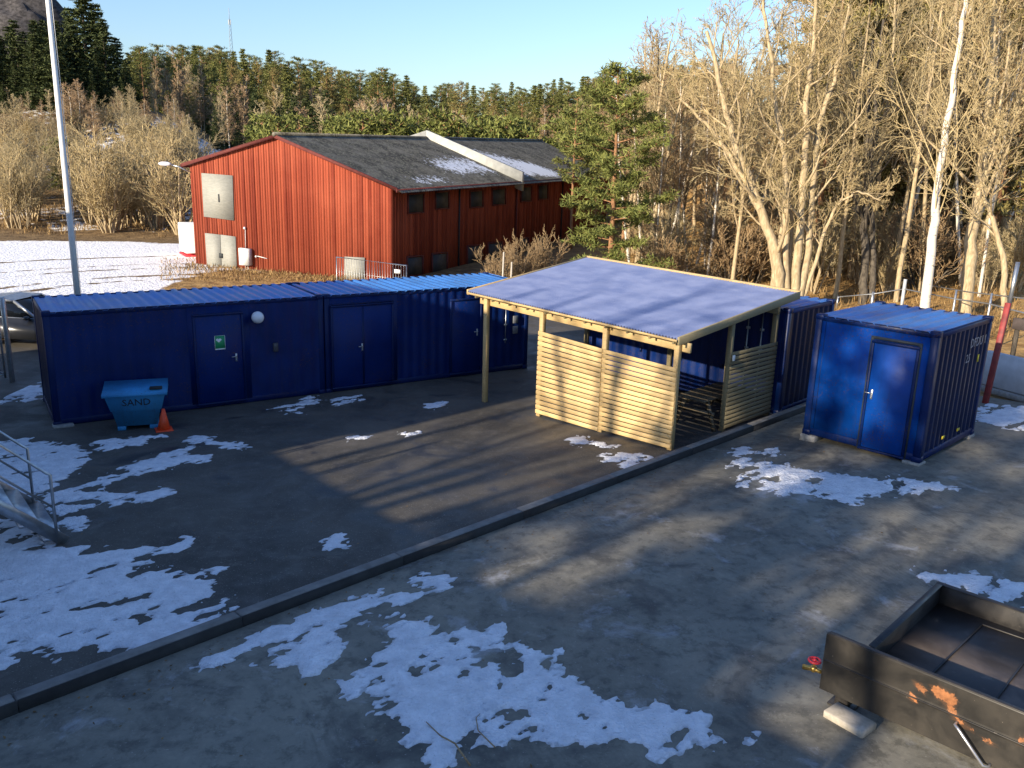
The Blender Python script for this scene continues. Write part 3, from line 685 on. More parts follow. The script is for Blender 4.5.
# ------------------------------------------------------------------ grit bin, cone
bp = np.array(on_ground(118, 431)); bq = np.array(on_ground(157, 428)); bd = (bq-bp)[:2]; bl = np.linalg.norm(bd); ba = math.atan2(bd[1], bd[0])
gb = thing('grit_bin', 'turquoise blue sand bin with a sloping lid in front of the lamp container', 'bin', (bp[0], bp[1], float(bp[2])), ba)
mb = MB(); w0, w1, hh, dd_ = bl+.02, bl+.50, .80, .55
zc = [(.10, 0.0), (.45, .08), (.47, .11), (hh, .20)]
rings = []
for z, e in zc: rings.append([(-e, -e*.55, z), (w0+e, -e*.55, z), (w0+e, dd_+e*.55, z), (-e, dd_+e*.55, z)])
vs = np.array(rings).reshape(-1, 3); fs = [(3, 2, 1, 0)]+[tuple(4*i+a for a in (j, (j+1) % 4))+tuple(4*(i+1)+a for a in ((j+1) % 4, j)) for i in range(3) for j in range(4)]
mb.add(vs, fs); mb.obj('body', M['bin'], gb)
for x in (.08, w0-.08):
    mb = MB(); mb.box((x, dd_/2, .05), (.17, dd_, .1), bev=.01); mb.obj('foot', M['bin'], gb)
mb = MB(); e = .25
lid = [(-e, -.17, hh), (w0+e, -.17, hh), (w0+e, -.17, hh+.06), (-e, -.17, hh+.06), (-e, dd_+.14, hh), (w0+e, dd_+.14, hh), (w0+e, dd_+.14, hh+.17), (-e, dd_+.14, hh+.17)]
mb.add(lid, [(0, 1, 2, 3), (5, 4, 7, 6), (3, 2, 6, 7), (1, 0, 4, 5), (0, 3, 7, 4), (2, 1, 5, 6)]); ld = mb.obj('lid', M['bin'], gb)
mb = MB(); mb.box((w0+.02, .03, hh+.125), (.26, .14, .05), bev=.012); mb.obj('latch', M['black'], ld)
text('SAND', .22, M['letter'], gb, (w0/2+.02, -.094, .645), (math.radians(98.5), 0, 0), ext=.004)
cp = on_ground(164, 430)
cn = thing('traffic_cone', 'orange traffic cone standing beside the sand bin', 'cone', (cp[0], cp[1], float(cp[2])+.0), .5)
mb = MB(); mb.box((0, 0, .015), (.36, .36, .03), bev=.01); mb.obj('base', M['cone'], cn)
mb = MB(); mb.tube([(0, 0, .03), (.01, 0, .25), (.02, .01, .48)], [.14, .085, .03], 16); mb.obj('cone_body', M['cone'], cn, smooth=True)

# ------------------------------------------------------------------ stair with handrails at the left edge
q1 = on_ground(58, 545); q2 = on_ground(35, 513); sd_ = np.array([-.77, -.64, 0]); wdir = (q2-q1)/np.linalg.norm(q2-q1); wid = float(np.linalg.norm(q2-q1))
def on_vert(px, py, O, d3):
    n = np.cross(d3, [0, 0, 1.0]); d = ray(px, py); t = ((O-EYE)@n)/(d@n); return EYE+d*t
tl = on_vert(0, 443, q1, sd_); run = np.linalg.norm((tl-q1)[:2]); slope = (tl[2]-(q1[2]+1.15))/run
st = thing('steel_stair', 'galvanised steel stair with two pipe handrails at the left edge of the yard', 'stair', tuple(q1), math.atan2(sd_[1], sd_[0]))
c_, s_ = sd_[0], sd_[1]; wl = np.array([wdir[0]*c_+wdir[1]*s_, -wdir[0]*s_+wdir[1]*c_, 0])*wid; LL = 1.8
for k, off in enumerate((np.zeros(3), wl)):
    O = off+np.array([0, 0, (0 if k == 0 else float(q2[2]-q1[2]))])
    mb = MB(); mb.tube([O, O+EZ*1.12, O+EZ*1.16+EX*.05, O+EX*LL+EZ*(1.15+slope*LL)], .022, 10)
    mb.tube([O+EZ*.60, O+EX*LL+EZ*(.60+slope*LL)], .017, 8); mb.tube([O+EX*1.75+EZ*slope*1.75, O+EX*1.75+EZ*(1.15+slope*1.75)], .02, 8); mb.obj('handrail', M['steel'], st)
    mb = MB(); mb.beam(O+EX*(-.12)+EZ*.02, O+EX*LL+EZ*(slope*LL+.06), .012, .17); mb.obj('stringer', M['steel'], st)
for i in range(6):
    x = i*.29+.05; mb = MB(); mb.beam(EX*x+EZ*(slope*x+.06), EX*x+wl+EZ*(slope*x+.06), .27, .035); mb.obj('tread', M['steel'], st)

# ------------------------------------------------------------------ black steel tank, near right corner
RZ = 1.34
kK = at_z(868, 648, RZ); ku, kv = to_uv(kK[0], kK[1]); tb = uv(ku, kv); tg = float(gz(*tb))
TA = KA-math.pi/2
tk = thing('steel_tank', 'black steel tank with peeling rusty paint and a red valve at its corner', 'tank', (tb[0], tb[1], tg), TA)
rz = RZ-tg; TL, TD = 3.4, 2.06; bz = rz-.46
mb = MB()
mb.box((TL/2, TD-.02, rz-.23), (TL, .04, .46), bev=.006); mb.box((.02, TD/2, rz-.23), (.04, TD-.08, .46), bev=.006); mb.box((TL-.02, TD/2, rz-.23), (.04, TD-.08, .46), bev=.006)
mb.box((TL/2, TD-.02, rz+.004), (TL+.04, .075, .012), bev=.004); mb.box((.02, TD/2, rz+.004), (.075, TD-.1, .012), bev=.004)
mb.obj('tank_wall', M['tank'], tk)
mb = MB(); mb.box(((TL-.40)/2, -.012, rz-.33), (TL+.44, .045, .67), bev=.008); mb.box(((TL-.40)/2, -.043, rz-.30), (TL+.40, .018, .014), bev=.004); mb.box(((TL-.40)/2, -.012, rz+.009), (TL+.40, .056, .014), bev=.004)
fp = mb.obj('front_plate', M['tank'], tk)
mb = MB(); mb.box((TL/2, TD/2, rz-.25), (TL-.08, TD-.08, .03)); fl_ = mb.obj('tank_floor', M['tankfloor'], tk)
def tk_local(P):
    u, v = to_uv(P[0], P[1]); return np.array([v-kv, u-ku, P[2]-tg])
fz = rz-.235
def tk_floor(px, py): L_ = tk_local(at_z(px, py, tg+fz)); L_[2] = fz+.008; return L_
mb = MB()
for pa, pb in (((932, 674), (982, 625)), ((982, 625), (1040, 645)), ((993, 703), (1028, 657)), ((932, 674), (993, 703))): mb.beam(tk_floor(*pa), tk_floor(*pb), .022, .018, bev=.004)
mb.obj('hatch_frame', M['tank'], fl_)
nrm = np.array([UU[0], UU[1], 0]); O_ = kK-nrm*.036
def on_plate(px, py):
    d = ray(px, py); t = ((O_-EYE)@nrm)/(d@nrm); L_ = tk_local(EYE+d*t); return L_
pxs = np.arange(-.42, TL, .010); pzs = np.arange(rz-.66, rz-.002, .010); PX, PZ = np.meshgrid(pxs, pzs); att = np.full(PX.shape, -1.0)
for pg in ([(911, 678), (922, 682), (928, 690), (926, 698), (921, 694), (913, 686)], [(928, 684), (940, 683), (955, 693), (960, 702), (957, 708), (962, 718), (975, 729), (974, 734), (962, 729), (952, 720), (943, 706), (935, 698), (930, 691)],
           [(904, 693), (912, 691), (920, 699), (919, 705), (911, 703), (906, 698)], [(1016, 736), (1030, 734), (1030, 748), (1016, 745)], [(978, 735), (990, 738), (1000, 748), (988, 746)]):
    L_ = np.array([on_plate(*p) for p in pg])[:, (0, 2)]; att = np.maximum(att, dist_poly(PX, PZ, L_))
att = np.clip(att*9+.22, 0, 1)
b = NB('black_plate_paint'); co = b.coord(); a_ = b.attr('peel'); f = b.noise(co, 2.5, 6, .65, .4); g = b.noise(co, 14, 7, .72); h2 = b.noise(b.coord(scale=(1, 1, 6)), 9, 5, .7)
col = b.mix(b.ramp(f, [(.4, 0), (.7, 1)]), (.012, .011, .010), (.034, .029, .023)); pk_ = b.ramp(b.math('ADD', a_, b.math('MULTIPLY', b.math('SUBTRACT', g, .5), 1.9)), [(.48, 0), (.56, 1)])
col = b.mix(b.ramp(b.math('ADD', a_, b.math('MULTIPLY', b.math('SUBTRACT', h2, .5), 1.2)), [(.2, 0), (.55, .5)]), col, (.09, .045, .022)); rc = b.mix(b.ramp(b.noise(co, 7, 6, .7), [(.35, 0), (.62, 1)]), (.085, .032, .015), (.33, .135, .052)); col = b.mix(pk_, col, rc)
col = b.mix(b.ramp(b.noise(co, 26, 4), [(.69, 0), (.74, .6)]), col, (.26, .22, .18)); M['plate'] = b.done(col, b.ramp(f, [(.35, .42), (.7, .65)]), 0, .45)
gm = grid_mesh('painted_face', PX, np.full(PX.shape, -.0365)-.003*(np.abs(PZ-(rz-.30)) < .012), PZ, M['plate'], attrs={'peel': att}, parent=fp, smooth=False)
for x in (-.2, 1.6, 3.0):
    mb = MB(); mb.box((x, .10, bz/2), (.14, .14, bz), bev=.008); mb.box((x, .10, .012), (.26, .22, .02), bev=.004); mb.obj('leg', M['tank'], tk)
    mb = MB(); mb.box((x, TD-.15, bz/2), (.14, .14, bz), bev=.008); mb.obj('leg', M['tank'], tk)
vx = tk_local(np.array([*uv(ku, kv-.52), 0.9])); mb = MB(); vz = rz-.50
mb.tube([(-.44, .02, vz), (-.52, .02, vz), (-.64, .0, vz-.02)], [.022, .026, .03], 10); mb.sphere((-.53, .02, vz), .042, 12); mb.cyl((-.53, .02, vz), (-.53, .02, vz+.09), .013, 8)
va = mb.obj('valve', M['brass'], tk, smooth=True)
mb = MB(); t_ = np.linspace(0, 2*math.pi, 17); mb.tube([(-.53+.06*math.cos(a_), .02+.06*math.sin(a_), vz+.10) for a_ in t_], .014, 8, cap=False); mb.beam((-.59, .02, vz+.10), (-.47, .02, vz+.10), .015, .012); mb.beam((-.53, -.04, vz+.10), (-.53, .08, vz+.10), .015, .012); mb.sphere((-.53, .02, vz+.1), .025, 8)
mb.obj('handwheel', M['redvalve'], va)
h0, h1 = on_plate(957, 722), on_plate(990, 764); mb = MB()
mb.tube([h0+[0, .03, 0], h0+[0, -.06, 0], h0+[.04, -.09, -.01], h1+[-.04, -.09, .01], h1+[0, -.06, 0], h1+[0, .03, 0]], .014, 10); mb.obj('grab_handle', M['chrome'], tk, smooth=True)
b0, b1, b2 = on_ground(824, 716), on_ground(862, 738), on_ground(882, 716)
cc = (b0+b1)/2; bw = np.linalg.norm(b1-b0); an = math.atan2((b1-b0)[1], (b1-b0)[0])
mb = MB(); mb.cur = .55; mb.box((0, .12, .03), (bw+.02, .27, .09), bev=.014); wb = mb.obj('timber_block', M['wood_old']); wb.location = (cc[0], cc[1], float(cc[2])); wb.rotation_euler = (0, 0, an)
tag(wb, 'pale squared timber block lying under the corner leg of the black tank', 'timber')
def fallen_twig(pts, r, label):
    m = MB(); P = [on_ground(*p)+EZ*(.03+.02*(i % 2)) for i, p in enumerate(pts)]; m.tube(P, np.linspace(r, r*.4, len(P)), 6); o = m.obj('fallen_twig', M['twig_brown']); tag(o, label, 'twig')
fallen_twig([(470, 768), (455, 748), (440, 738), (426, 726)], .012, 'thin reddish twig with straight stem lying on the snow by the near edge')
fallen_twig([(495, 750), (484, 741), (478, 733), (476, 722), (480, 716)], .008, 'small curved dark twig lying at the edge of the big snow patch')

# ------------------------------------------------------------------ red barn
A = at_depth(190, 165, 45.5); B = at_depth(392, 188.5, 41.5); Ab = at_depth(197, 274, 45.3); Bb = at_depth(392, 302, 41.3)
ab = (B-A)[:2]; W_ = np.linalg.norm(ab); ab = ab/W_; pp = np.array([-ab[1], ab[0]])         # pp points away along the side wall
dC = ray(595, 175.5); tC = ((B[:2]-EYE[:2])@ab)/(dC[:2]@ab); C = EYE+dC*tC; LEN = float((C-B)[:2]@pp)
kz = (C[2]-B[2])/LEN; LEN *= 1.12
Ap = at_depth(283, 137.5, 43.6); sA = float((Ap-A)[:2]@ab)
Rp = Ap[:2]+pp*20; best = min(np.linspace(Ap[2]-2, Ap[2]+2, 400), key=lambda z: abs(px_of((*Rp, z))[1]-(137.5+.0182*(px_of((*Rp, z))[0]-283))))
kr = (best-Ap[2])/20
barn = thing('red_barn', 'large red timber barn with grey doors and a dark corrugated roof', 'barn', (A[0], A[1], min(Ab[2], Bb[2])-.3), math.atan2(ab[1], ab[0]))
zb0 = min(Ab[2], Bb[2])-.3
# local frame: x along the gable (left to right), y along the side (away), z up from the root
zA, zB, zP = A[2]-zb0, B[2]-zb0, Ap[2]-zb0; bA, bB = Ab[2]-zb0, Bb[2]-zb0
def gtop(s): return zA+(zP-zA)*s/sA if s < sA else zP+(zB-zP)*(s-sA)/(W_-sA)
def gbot(s): return bA+(bB-bA)*s/W_
def bl(P): d = np.asarray(P)-np.array([A[0], A[1], zb0]); return np.array([d[:2]@ab, d[:2]@pp, d[2]])
gn = np.array([-pp[0], -pp[1], 0]); snv = np.array([ab[0], ab[1], 0])
def on_gable(px, py):
    d = ray(px, py); t = ((A-EYE)@gn)/(d@gn); return bl(EYE+d*t)
def on_side(px, py):
    d = ray(px, py); t = ((B-EYE)@snv)/(d@snv); return bl(EYE+d*t)
r5 = random.Random(3)
mb = MB(); n = 76
for i in range(n):
    s0, s1 = W_*i/n, W_*(i+1)/n-.012; mb.cur = r5.random(); o = -.02-.018*(i % 2)
    b0, b1, t0, t1 = gbot(s0)+.35, gbot(s1)+.35, gtop(s0), gtop(s1)
    mb.add([(s0, o, b0), (s1, o, b1), (s1, o, t1), (s0, o, t0), (s0, .06, b0), (s1, .06, b1), (s1, .06, t1), (s0, .06, t0)], [(0, 1, 2, 3), (1, 5, 6, 2), (4, 0, 3, 7), (0, 4, 5, 1)])
mb.obj('gable_cladding', M['barn'], barn)
mb = MB(); n = 150
for i in range(n):
    y0, y1 = LEN*i/n, LEN*(i+1)/n-.014; mb.cur = r5.random(); o = W_+.0+.018*(i % 2)
    zt0, zt1 = zB+kz*y0, zB+kz*y1; q0, q1_ = bB+.3, bB+.3
    mb.add([(o, y0, q0), (o, y1, q1_), (o, y1, zt1), (o, y0, zt0), (W_-.06, y0, q0), (W_-.06, y1, q1_), (W_-.06, y1, zt1), (W_-.06, y0, zt0)], [(0, 1, 2, 3), (0, 3, 7, 4), (1, 5, 6, 2), (0, 4, 5, 1)])
mb.obj('side_cladding', M['barn'], barn)
mb = MB(); mb.add([(0.05, .05, -.5), (W_-.05, .05, -.5), (W_-.05, LEN-.05, -.5), (.05, LEN-.05, -.5), (.05, .05, zA-.1), (W_-.05, .05, zB-.1), (W_-.05, LEN-.05, zB-.1+kz*LEN), (.05, LEN-.05, zA-.1+kz*LEN), (sA, .05, zP-.15), (sA, LEN-.05, zP-.15+kr*LEN)],
   [(0, 1, 5, 8, 4), (1, 2, 6, 5), (2, 3, 7, 9, 6), (3, 0, 4, 7)]); mb.obj('core_wall', M['barn'], barn)
mb = MB(); mb.add([(-.02, -.015, gbot(0)-.8), (W_+.02, -.015, gbot(W_)-.8), (W_+.02, -.015, gbot(W_)+.36), (-.02, -.015, gbot(0)+.36), (W_+.02, LEN, gbot(W_)-.8), (W_+.02, LEN, gbot(W_)+.36), (-.02, LEN, gbot(0)-.8), (-.02, LEN, gbot(0)+.36)],
   [(0, 1, 2, 3), (1, 4, 5, 2), (6, 0, 3, 7)]); mb.obj('plinth', M['plinth'], barn)
def gslab(quad, hit, out, name, mat, parent=barn, th=.05, lab=None):
    q = np.array([hit(*p) for p in quad]); ax = 1 if hit is on_gable else 0; sg = -1 if hit is on_gable else 1
    m = MB(); m.cur = .6; f = q.copy(); f[:, ax] = (0 if ax == 1 else W_)+sg*(out+th); k = q.copy(); k[:, ax] = (0 if ax == 1 else W_)+sg*out
    m.add(np.concatenate([f, k]), [(0, 3, 2, 1), (4, 5, 6, 7)]+[(i, (i+1) % 4, 4+(i+1) % 4, 4+i) for i in range(4)])
    o = m.obj(name, M[mat], parent); 
    if lab: o['label'] = lab
    return o
sht = gslab([(202.5, 173), (233.5, 175.5), (235, 220.5), (205, 216.5)], on_gable, .045, 'loft_shutter', 'barn_grey', lab='grey boarded loft shutter high on the gable')
gslab([(219.3, 194), (220.5, 194), (221, 202), (219.8, 202)], on_gable, .097, 'latch', 'shutter', sht, .02)
dl = gslab([(206, 233), (221, 234.5), (223, 280.5), (209, 279)], on_gable, .045, 'door', 'barn_grey', lab='left leaf of the grey barn door')
dr = gslab([(221.6, 234.6), (236.5, 236.5), (238.5, 282.5), (223.6, 280.6)], on_gable, .045, 'door', 'barn_grey', lab='right leaf of the grey barn door')
gslab([(220.5, 253), (224, 253.3), (224.2, 258), (220.7, 257.7)], on_gable, .097, 'latch', 'shutter', dr, .03)
gslab([(345.5, 256.5), (365.5, 257.5), (365.5, 281), (345.5, 280)], on_gable, .045, 'hatch', 'barn_grey')
bx = gslab([(243, 247.5), (252.5, 248.5), (253, 265), (243.7, 264.3)], on_gable, .05, 'meter_box', 'white', th=.32)
for pts, rr_ in ((((246.2, 229), (246.5, 248)), .015), (((246.6, 264), (247, 282)), .02), (((249, 265), (249.5, 283)), .015), (((258.5, 256), (268, 258.5)), .02)):
    m = MB(); m.tube([on_gable(*p)+np.array([0, -.08, 0]) for p in pts], rr_, 6); m.obj('conduit', M['white'], bx)
m = MB(); m.sphere(on_gable(246, 228)+np.array([0, -.12, 0]), .07, 10); m.obj('gable_lamp', M['opal'], barn)
m = MB(); m.sphere(on_gable(257.5, 256.3)+np.array([0, -.12, 0]), .06, 8); m.obj('socket', M['white'], barn)
def cq(x0, y0, x1, y1, sl=-.075): # window corner pixels from zoomed crop coordinates
    f = lambda x, y: (390+x/4.876, 170+y/4.876)
    return [f(x0, y0), f(x1, y0+sl*(x1-x0)), f(x1, y1+sl*(x1-x0)), f(x0, y1)]
for w in ((88, 122, 155, 208), (222, 112, 278, 187), (392, 106, 445, 180), (500, 97, 555, 168), (640, 86, 682, 151), (725, 77, 762, 141), (84, 428, 150, 512), (206, 412, 270, 512), (378, 374, 438, 470), (480, 360, 538, 450), (630, 337, 668, 405), (718, 326, 765, 394)):
    wd_ = gslab(cq(*w), on_side, .022, 'window', 'shutter', th=.04)
    x0, y0, x1, y1 = w; q = cq(x0-5, y0-5, x1+5, y1+5)
    m = MB(); Q = [on_side(*p) for p in q]; 
    for i in range(4):
        a_, b_ = Q[i].copy(), Q[(i+1) % 4].copy(); a_[0] = b_[0] = W_+.05; m.beam(a_, b_, .05, .09, up=(1, 0, 0))
    m.obj('window_frame', M['barn_trim'], wd_)
for xx in (333, 615, 838):
    q0 = on_side(390+xx/4.876, 185); m = MB(); y_ = q0[1]; m.tube([(W_+.09, y_, zB+kz*y_-.1), (W_+.09, y_, .2)], .055, 8); m.obj('downpipe', M['barn_trim'] if xx == 615 else M['black'], barn)
# roof: corrugated sheets with ribs down the slope
yf = on_side(516, 178)[1]
def roof_plane(name, x0, z0, k0, x1, z1, k1):
    ny = int(LEN/.105); ys_ = np.linspace(-.28, LEN+.2, ny); ns = 26; ts = np.linspace(0, 1.035, ns)
    Yg, Tg = np.meshgrid(ys_, ts); X = x0+(x1-x0)*Tg; Z = (z0+k0*Yg)*(1-Tg)+(z1+k1*Yg)*Tg+.10+.028*np.sin(np.arange(ny)*math.pi+.5*math.pi)[None, :]+.03*np.floor(Tg*5)*-.3
    sn_ = .55*np.exp(-((Tg-.62)/.22)**2)*ss(yf-9.5, yf-5.5, Yg)*ss(yf-.0, yf-1.2, Yg)+.40*np.exp(-((Tg-.86)/.1)**2)*ss(2, 4, Yg)*ss(9, 6.5, Yg)
    sn_ = sn_+(.62*np.exp(-((Tg-(.30+.05*(Yg-yf)))/.22)**2)+.5*np.exp(-((Tg-.78)/.15)**2))*ss(yf+.3, yf+1, Yg)*ss(yf+12, yf+8, Yg)
    wr_ = vnoise(Yg*.9, Tg*3, 77, 4); sn_ = sn_*(.55+.9*wr_)
    flip = (slice(None), slice(None, None, -1)) if x1 > x0 else (slice(None), slice(None))
    return grid_mesh(name, X[flip], Yg[flip], Z[flip], M['barn_roof'], attrs={'snow': sn_[flip]}, smooth=False, parent=barn)
ze = lambda z, e: z
roof_plane('roof', sA, zP, kr, W_+.42, zB-(zP-zB)/(W_-sA)*.42, kz)
roof_plane('roof', sA, zP, kr, -.38, zA-(zP-zA)/sA*.38, kz)
m = MB(); m.tube([(sA, -.3, zP+.13), (sA, LEN+.2, zP+.13+kr*LEN)], .11, 8); m.obj('ridge_cap', M['barn_roof'], barn)
m = MB(); m.beam((W_+.40, -.28, zB-.10), (W_+.40, LEN, zB-.10+kz*LEN), .05, .16); m.beam((-.36, -.28, zA-.07), (-.36, LEN, zA-.07+kz*LEN), .05, .16); m.obj('eave_board', M['barn_trim'], barn)
m = MB(); m.beam((W_+.42, -.24, zB-.04), (sA, -.24, zP+.04), .05, .17); m.beam((sA, -.24, zP+.04), (-.38, -.24, zA-.03), .05, .17); m.obj('verge_board', M['barn_trim'], barn)
# fire wall standing above the roof
m = MB(); t = .19
for (xa, za, ka), (xb, zb_, kb) in (((W_+.5, zB-.05, kz), (sA, zP, kr)), ((sA, zP, kr), (-.45, zA-.1, kz))):
    P_ = [(xa, za+ka*yf), (xb, zb_+kb*yf)]
    v8 = [(x, yf+s*t, z+d) for s in (-1, 1) for d in (-.6, .62) for x, z in P_]
    m.add(v8, [(0, 1, 3, 2), (4, 6, 7, 5), (2, 3, 7, 6), (0, 4, 5, 1), (0, 2, 6, 4), (1, 5, 7, 3)])
m.obj('fire_wall', M['parapet'], barn)
m = MB(); m.tube([(.02, -.1, zA-.35), (-.45, -.35, zA-.1), (-.8, -.5, zA-.02)], .035, 8); lm = m.obj('lamp_arm', M['steel'], barn)
m = MB(); m.sphere((-1.15, -.6, zA+.03), .2, 14, (2.1, .8, .55)); m.obj('lamp_head', M['opal'], lm, smooth=True)
# white trailer partly hidden behind the barn
wt = at_depth(191, 259, 50); w0 = at_depth(186, 224, 50); hgt = w0[2]-wt[2]
tr = thing('box_trailer', 'white box trailer with a red base rail beside the left barn corner', 'trailer', tuple(at_depth(186.5, 259, 50)), .55)
m = MB(); m.box((1.3, 1.0, hgt/2+.16), (2.6, 2.0, hgt-.3), bev=.04); m.obj('body', M['white'], tr)
m = MB(); m.box((1.3, 1.0, .14), (2.64, 2.04, .14), bev=.02); m.obj('base_rail', flat('red_rail', (.45, .02, .03), .5), tr)
for y in (.05, 1.95):
    m = MB(); m.cyl((1.3, y-.09, .0), (1.3, y+.09, .0), .27, 16); m.obj('wheel', M['black'], tr)
# building-site fence panel in front of the gable
f0, f1 = at_depth(336.5, 257, 36.5), at_depth(406.5, 265.5, 34.8); f0d, f1d = f0.copy(), f1.copy(); f0d[2] -= 2.0; f1d[2] -= 2.0
fn = thing('site_fence_panel', 'pale tubular site fence panel standing in front of the red gable', 'fence', (f0[0], f0[1], f0d[2]), math.atan2((f1-f0)[1], (f1-f0)[0])); fl2 = np.linalg.norm((f1-f0)[:2]); dz = f1[2]-f0[2]
m = MB(); m.tube([(0, 0, 0), (0, 0, 2), (fl2, 0, 2+dz), (fl2, 0, dz)], .03, 8); m.tube([(0, 0, .15), (fl2, 0, .15+dz)], .02, 6); m.obj('frame', M['steel'], fn)
m = MB()
for i in range(1, 27): x = fl2*i/27; m.tube([(x, 0, .15+dz*i/27), (x, 0, 2+dz*i/27)], .006, 4)
for z in (.8, 1.4): m.tube([(0, 0, z), (fl2, 0, z+dz)], .006, 4)
m.obj('wire_mesh', M['steel'], fn)
m = MB(); m.box((fl2-.45, -.02, 1.72+dz), (.3, .01, .16)); m.obj('plate', M['white'], fn)
for x in (0, fl2):
    m = MB(); m.box((x, 0, dz*(x > 0)-.05), (.25, .7, .16), bev=.02); m.obj('foot', M['block'], fn)

# ------------------------------------------------------------------ flagpole, mast, car, gate
fpz = at_depth(77, 290, 23.6)
fo = thing('flagpole', 'tall white flagpole rising behind the long blue container', 'flagpole', (fpz[0], fpz[1], 0))
m = MB(); m.tube([(0, 0, 0), (0, 0, 5), (0, 0, 12.2)], [.085, .078, .05], 16); m.obj('pole', M['white'], fo, smooth=True)
m = MB(); m.sphere((0, 0, 12.28), .11, 14); m.obj('finial', M['brass'], fo); m = MB(); m.box((0, 0, .12), (.34, .34, .24), bev=.03); m.obj('base', M['steel'], fo)
m = MB(); m.tube([(.10, 0, 1.2), (.11, .02, 6), (.08, 0, 12.1)], .006, 5); m.obj('halyard', M['white'], fo)
mp_ = at_depth(231.5, 62, 430); mt_ = at_depth(228.5, 10, 430); mh = mt_[2]-mp_[2]
ms = thing('lattice_mast', 'slim lattice radio mast on the wooded skyline', 'mast', (mp_[0], mp_[1], mp_[2]-12))
m = MB(); Hm = mh+12
def mrad(z): return 1.25*(1-z/Hm)**.9+.22
legs = [[(mrad(z)*math.cos(a_), mrad(z)*math.sin(a_), z) for z in np.linspace(0, Hm*.86, 16)] for a_ in (0.3, 2.4, 4.5)]
for l_ in legs: m.tube(l_, .10, 5)
for i in range(15):
    for k in range(3): m.tube([legs[k][i], legs[(k+1) % 3][i+1]], .05, 4)
m.tube([(0, 0, Hm*.84), (0, 0, Hm)], .12, 6); m.obj('lattice', flat('grey_mast', (.30, .33, .36), .6), ms)
m = MB(); 
for a_ in (0.2, 2.2, 4.1): m.box((.5*math.cos(a_), .5*math.sin(a_), Hm*.82), (.35, .35, 2.2), bev=.05)
m.obj('antenna', M['palewall'], ms)

def car():
    g = on_ground(14, 349); c = thing('parked_car', 'dark car parked behind the left end of the long container', 'car', (g[0]+.0, g[1]+1.0, float(g[2])), math.radians(-6))
    # side profile, x forward (to the right)
    lo = [(-2.15, .30), (-2.2, .62), (-2.05, .88), (-1.75, .95), (.75, .93), (1.5, .86), (2.0, .74), (2.15, .55), (2.12, .28)]
    m = MB(); n_ = len(lo); w = .88
    prof = [(1.0, .82), (1, .95), (1, 1)]
    m.add([(x, -w, z) for x, z in lo]+[(x, w, z) for x, z in lo], [tuple(range(n_))[::-1], tuple(n_+i for i in range(n_))]+[(i, (i+1) % n_, n_+(i+1) % n_, n_+i) for i in range(n_)]); m.obj('body', M['carpaint'], c)
    up = [(-1.85, .94), (-1.35, 1.38), (-.6, 1.46), (.05, 1.42), (.85, .93)]; m = MB(); k = len(up); wt_, wb = .66, .83
    wz = lambda z: wb+(wt_-wb)*(z-.93)/(.53)
    m.add([(x, -wz(z), z) for x, z in up]+[(x, wz(z), z) for x, z in up], [tuple(range(k))[::-1], tuple(k+i for i in range(k))]+[(i, (i+1) % k, k+(i+1) % k, k+i) for i in range(k)]); m.obj('windows', M['glass'], c)
    m = MB()
    for sg in (-1, 1):
        for a_, b_ in zip(up[:-1], up[1:]): m.beam((a_[0], sg*(wz(a_[1])+.005), a_[1]+.01), (b_[0], sg*(wz(b_[1])+.005), b_[1]+.01), .06, .07)
        m.beam((-.45, sg*(wz(1.2)+.005), .95), (-.5, sg*(wz(1.46)), 1.45), .05, .06)
        m.beam((-1.8, sg*.85, .955), (.85, sg*.85, .945), .02, .03)
    for (xa, za), (xb, zb2) in ((up[1], up[2]), (up[2], up[3])): m.add([(xa, -.66, za+.03), (xb, -.66, zb2+.03), (xb, .66, zb2+.03), (xa, .66, za+.03)], [(0, 1, 2, 3)])
    m.obj('roof_frame', flat('silver_car_trim', (.30, .32, .35), .35, .6), c)
    for x in (-1.35, 1.35):
        for y in (-.82, .82):
            m = MB(); m.cyl((x, y-.1, .32), (x, y+.1, .32), .32, 20); wh = m.obj('wheel', M['black'], c); m = MB(); m.cyl((x, y-.11, .32), (x, y+.11, .32), .2, 12); m.obj('rim', M['chrome'], wh)
    m = MB(); m.box((.62, -.98, .98), (.16, .2, .12), bev=.04); m.obj('mirror', M['carpaint'], c)
    for y in (-.6, .6): m = MB(); m.box((2.06, y, .66), (.16, .34, .14), bev=.04); m.obj('headlight', M['chrome'], c)
car()
g0 = on_ground(12.5, 382)
gt = thing('steel_gate', 'grey steel mesh gate with a thick post left of the long container', 'gate', tuple(g0), math.radians(176))
gh = 2.25
m = MB(); m.box((0, 0, gh/2), (.10, .10, gh), bev=.008); m.obj('post', M['steel'], gt)
m = MB(); 
for z in (.18, 1.45, gh-.12): m.tube([(.18, 0, z), (3.2, 0, z)], .025, 8)
for x in (.18, 3.2): m.tube([(x, 0, .1), (x, 0, gh-.1)], .028, 8)
m.tube([(.18, .0, .2), (3.2, 0, 1.4)], .02, 8); m.obj('gate_frame', M['steel'], gt)
m = MB()
for i in range(1, 24): x = .18+i*.126; m.tube([(x, 0, .2), (x, 0, gh-.14)], .008, 5)
m.obj('bars', M['steel'], gt)

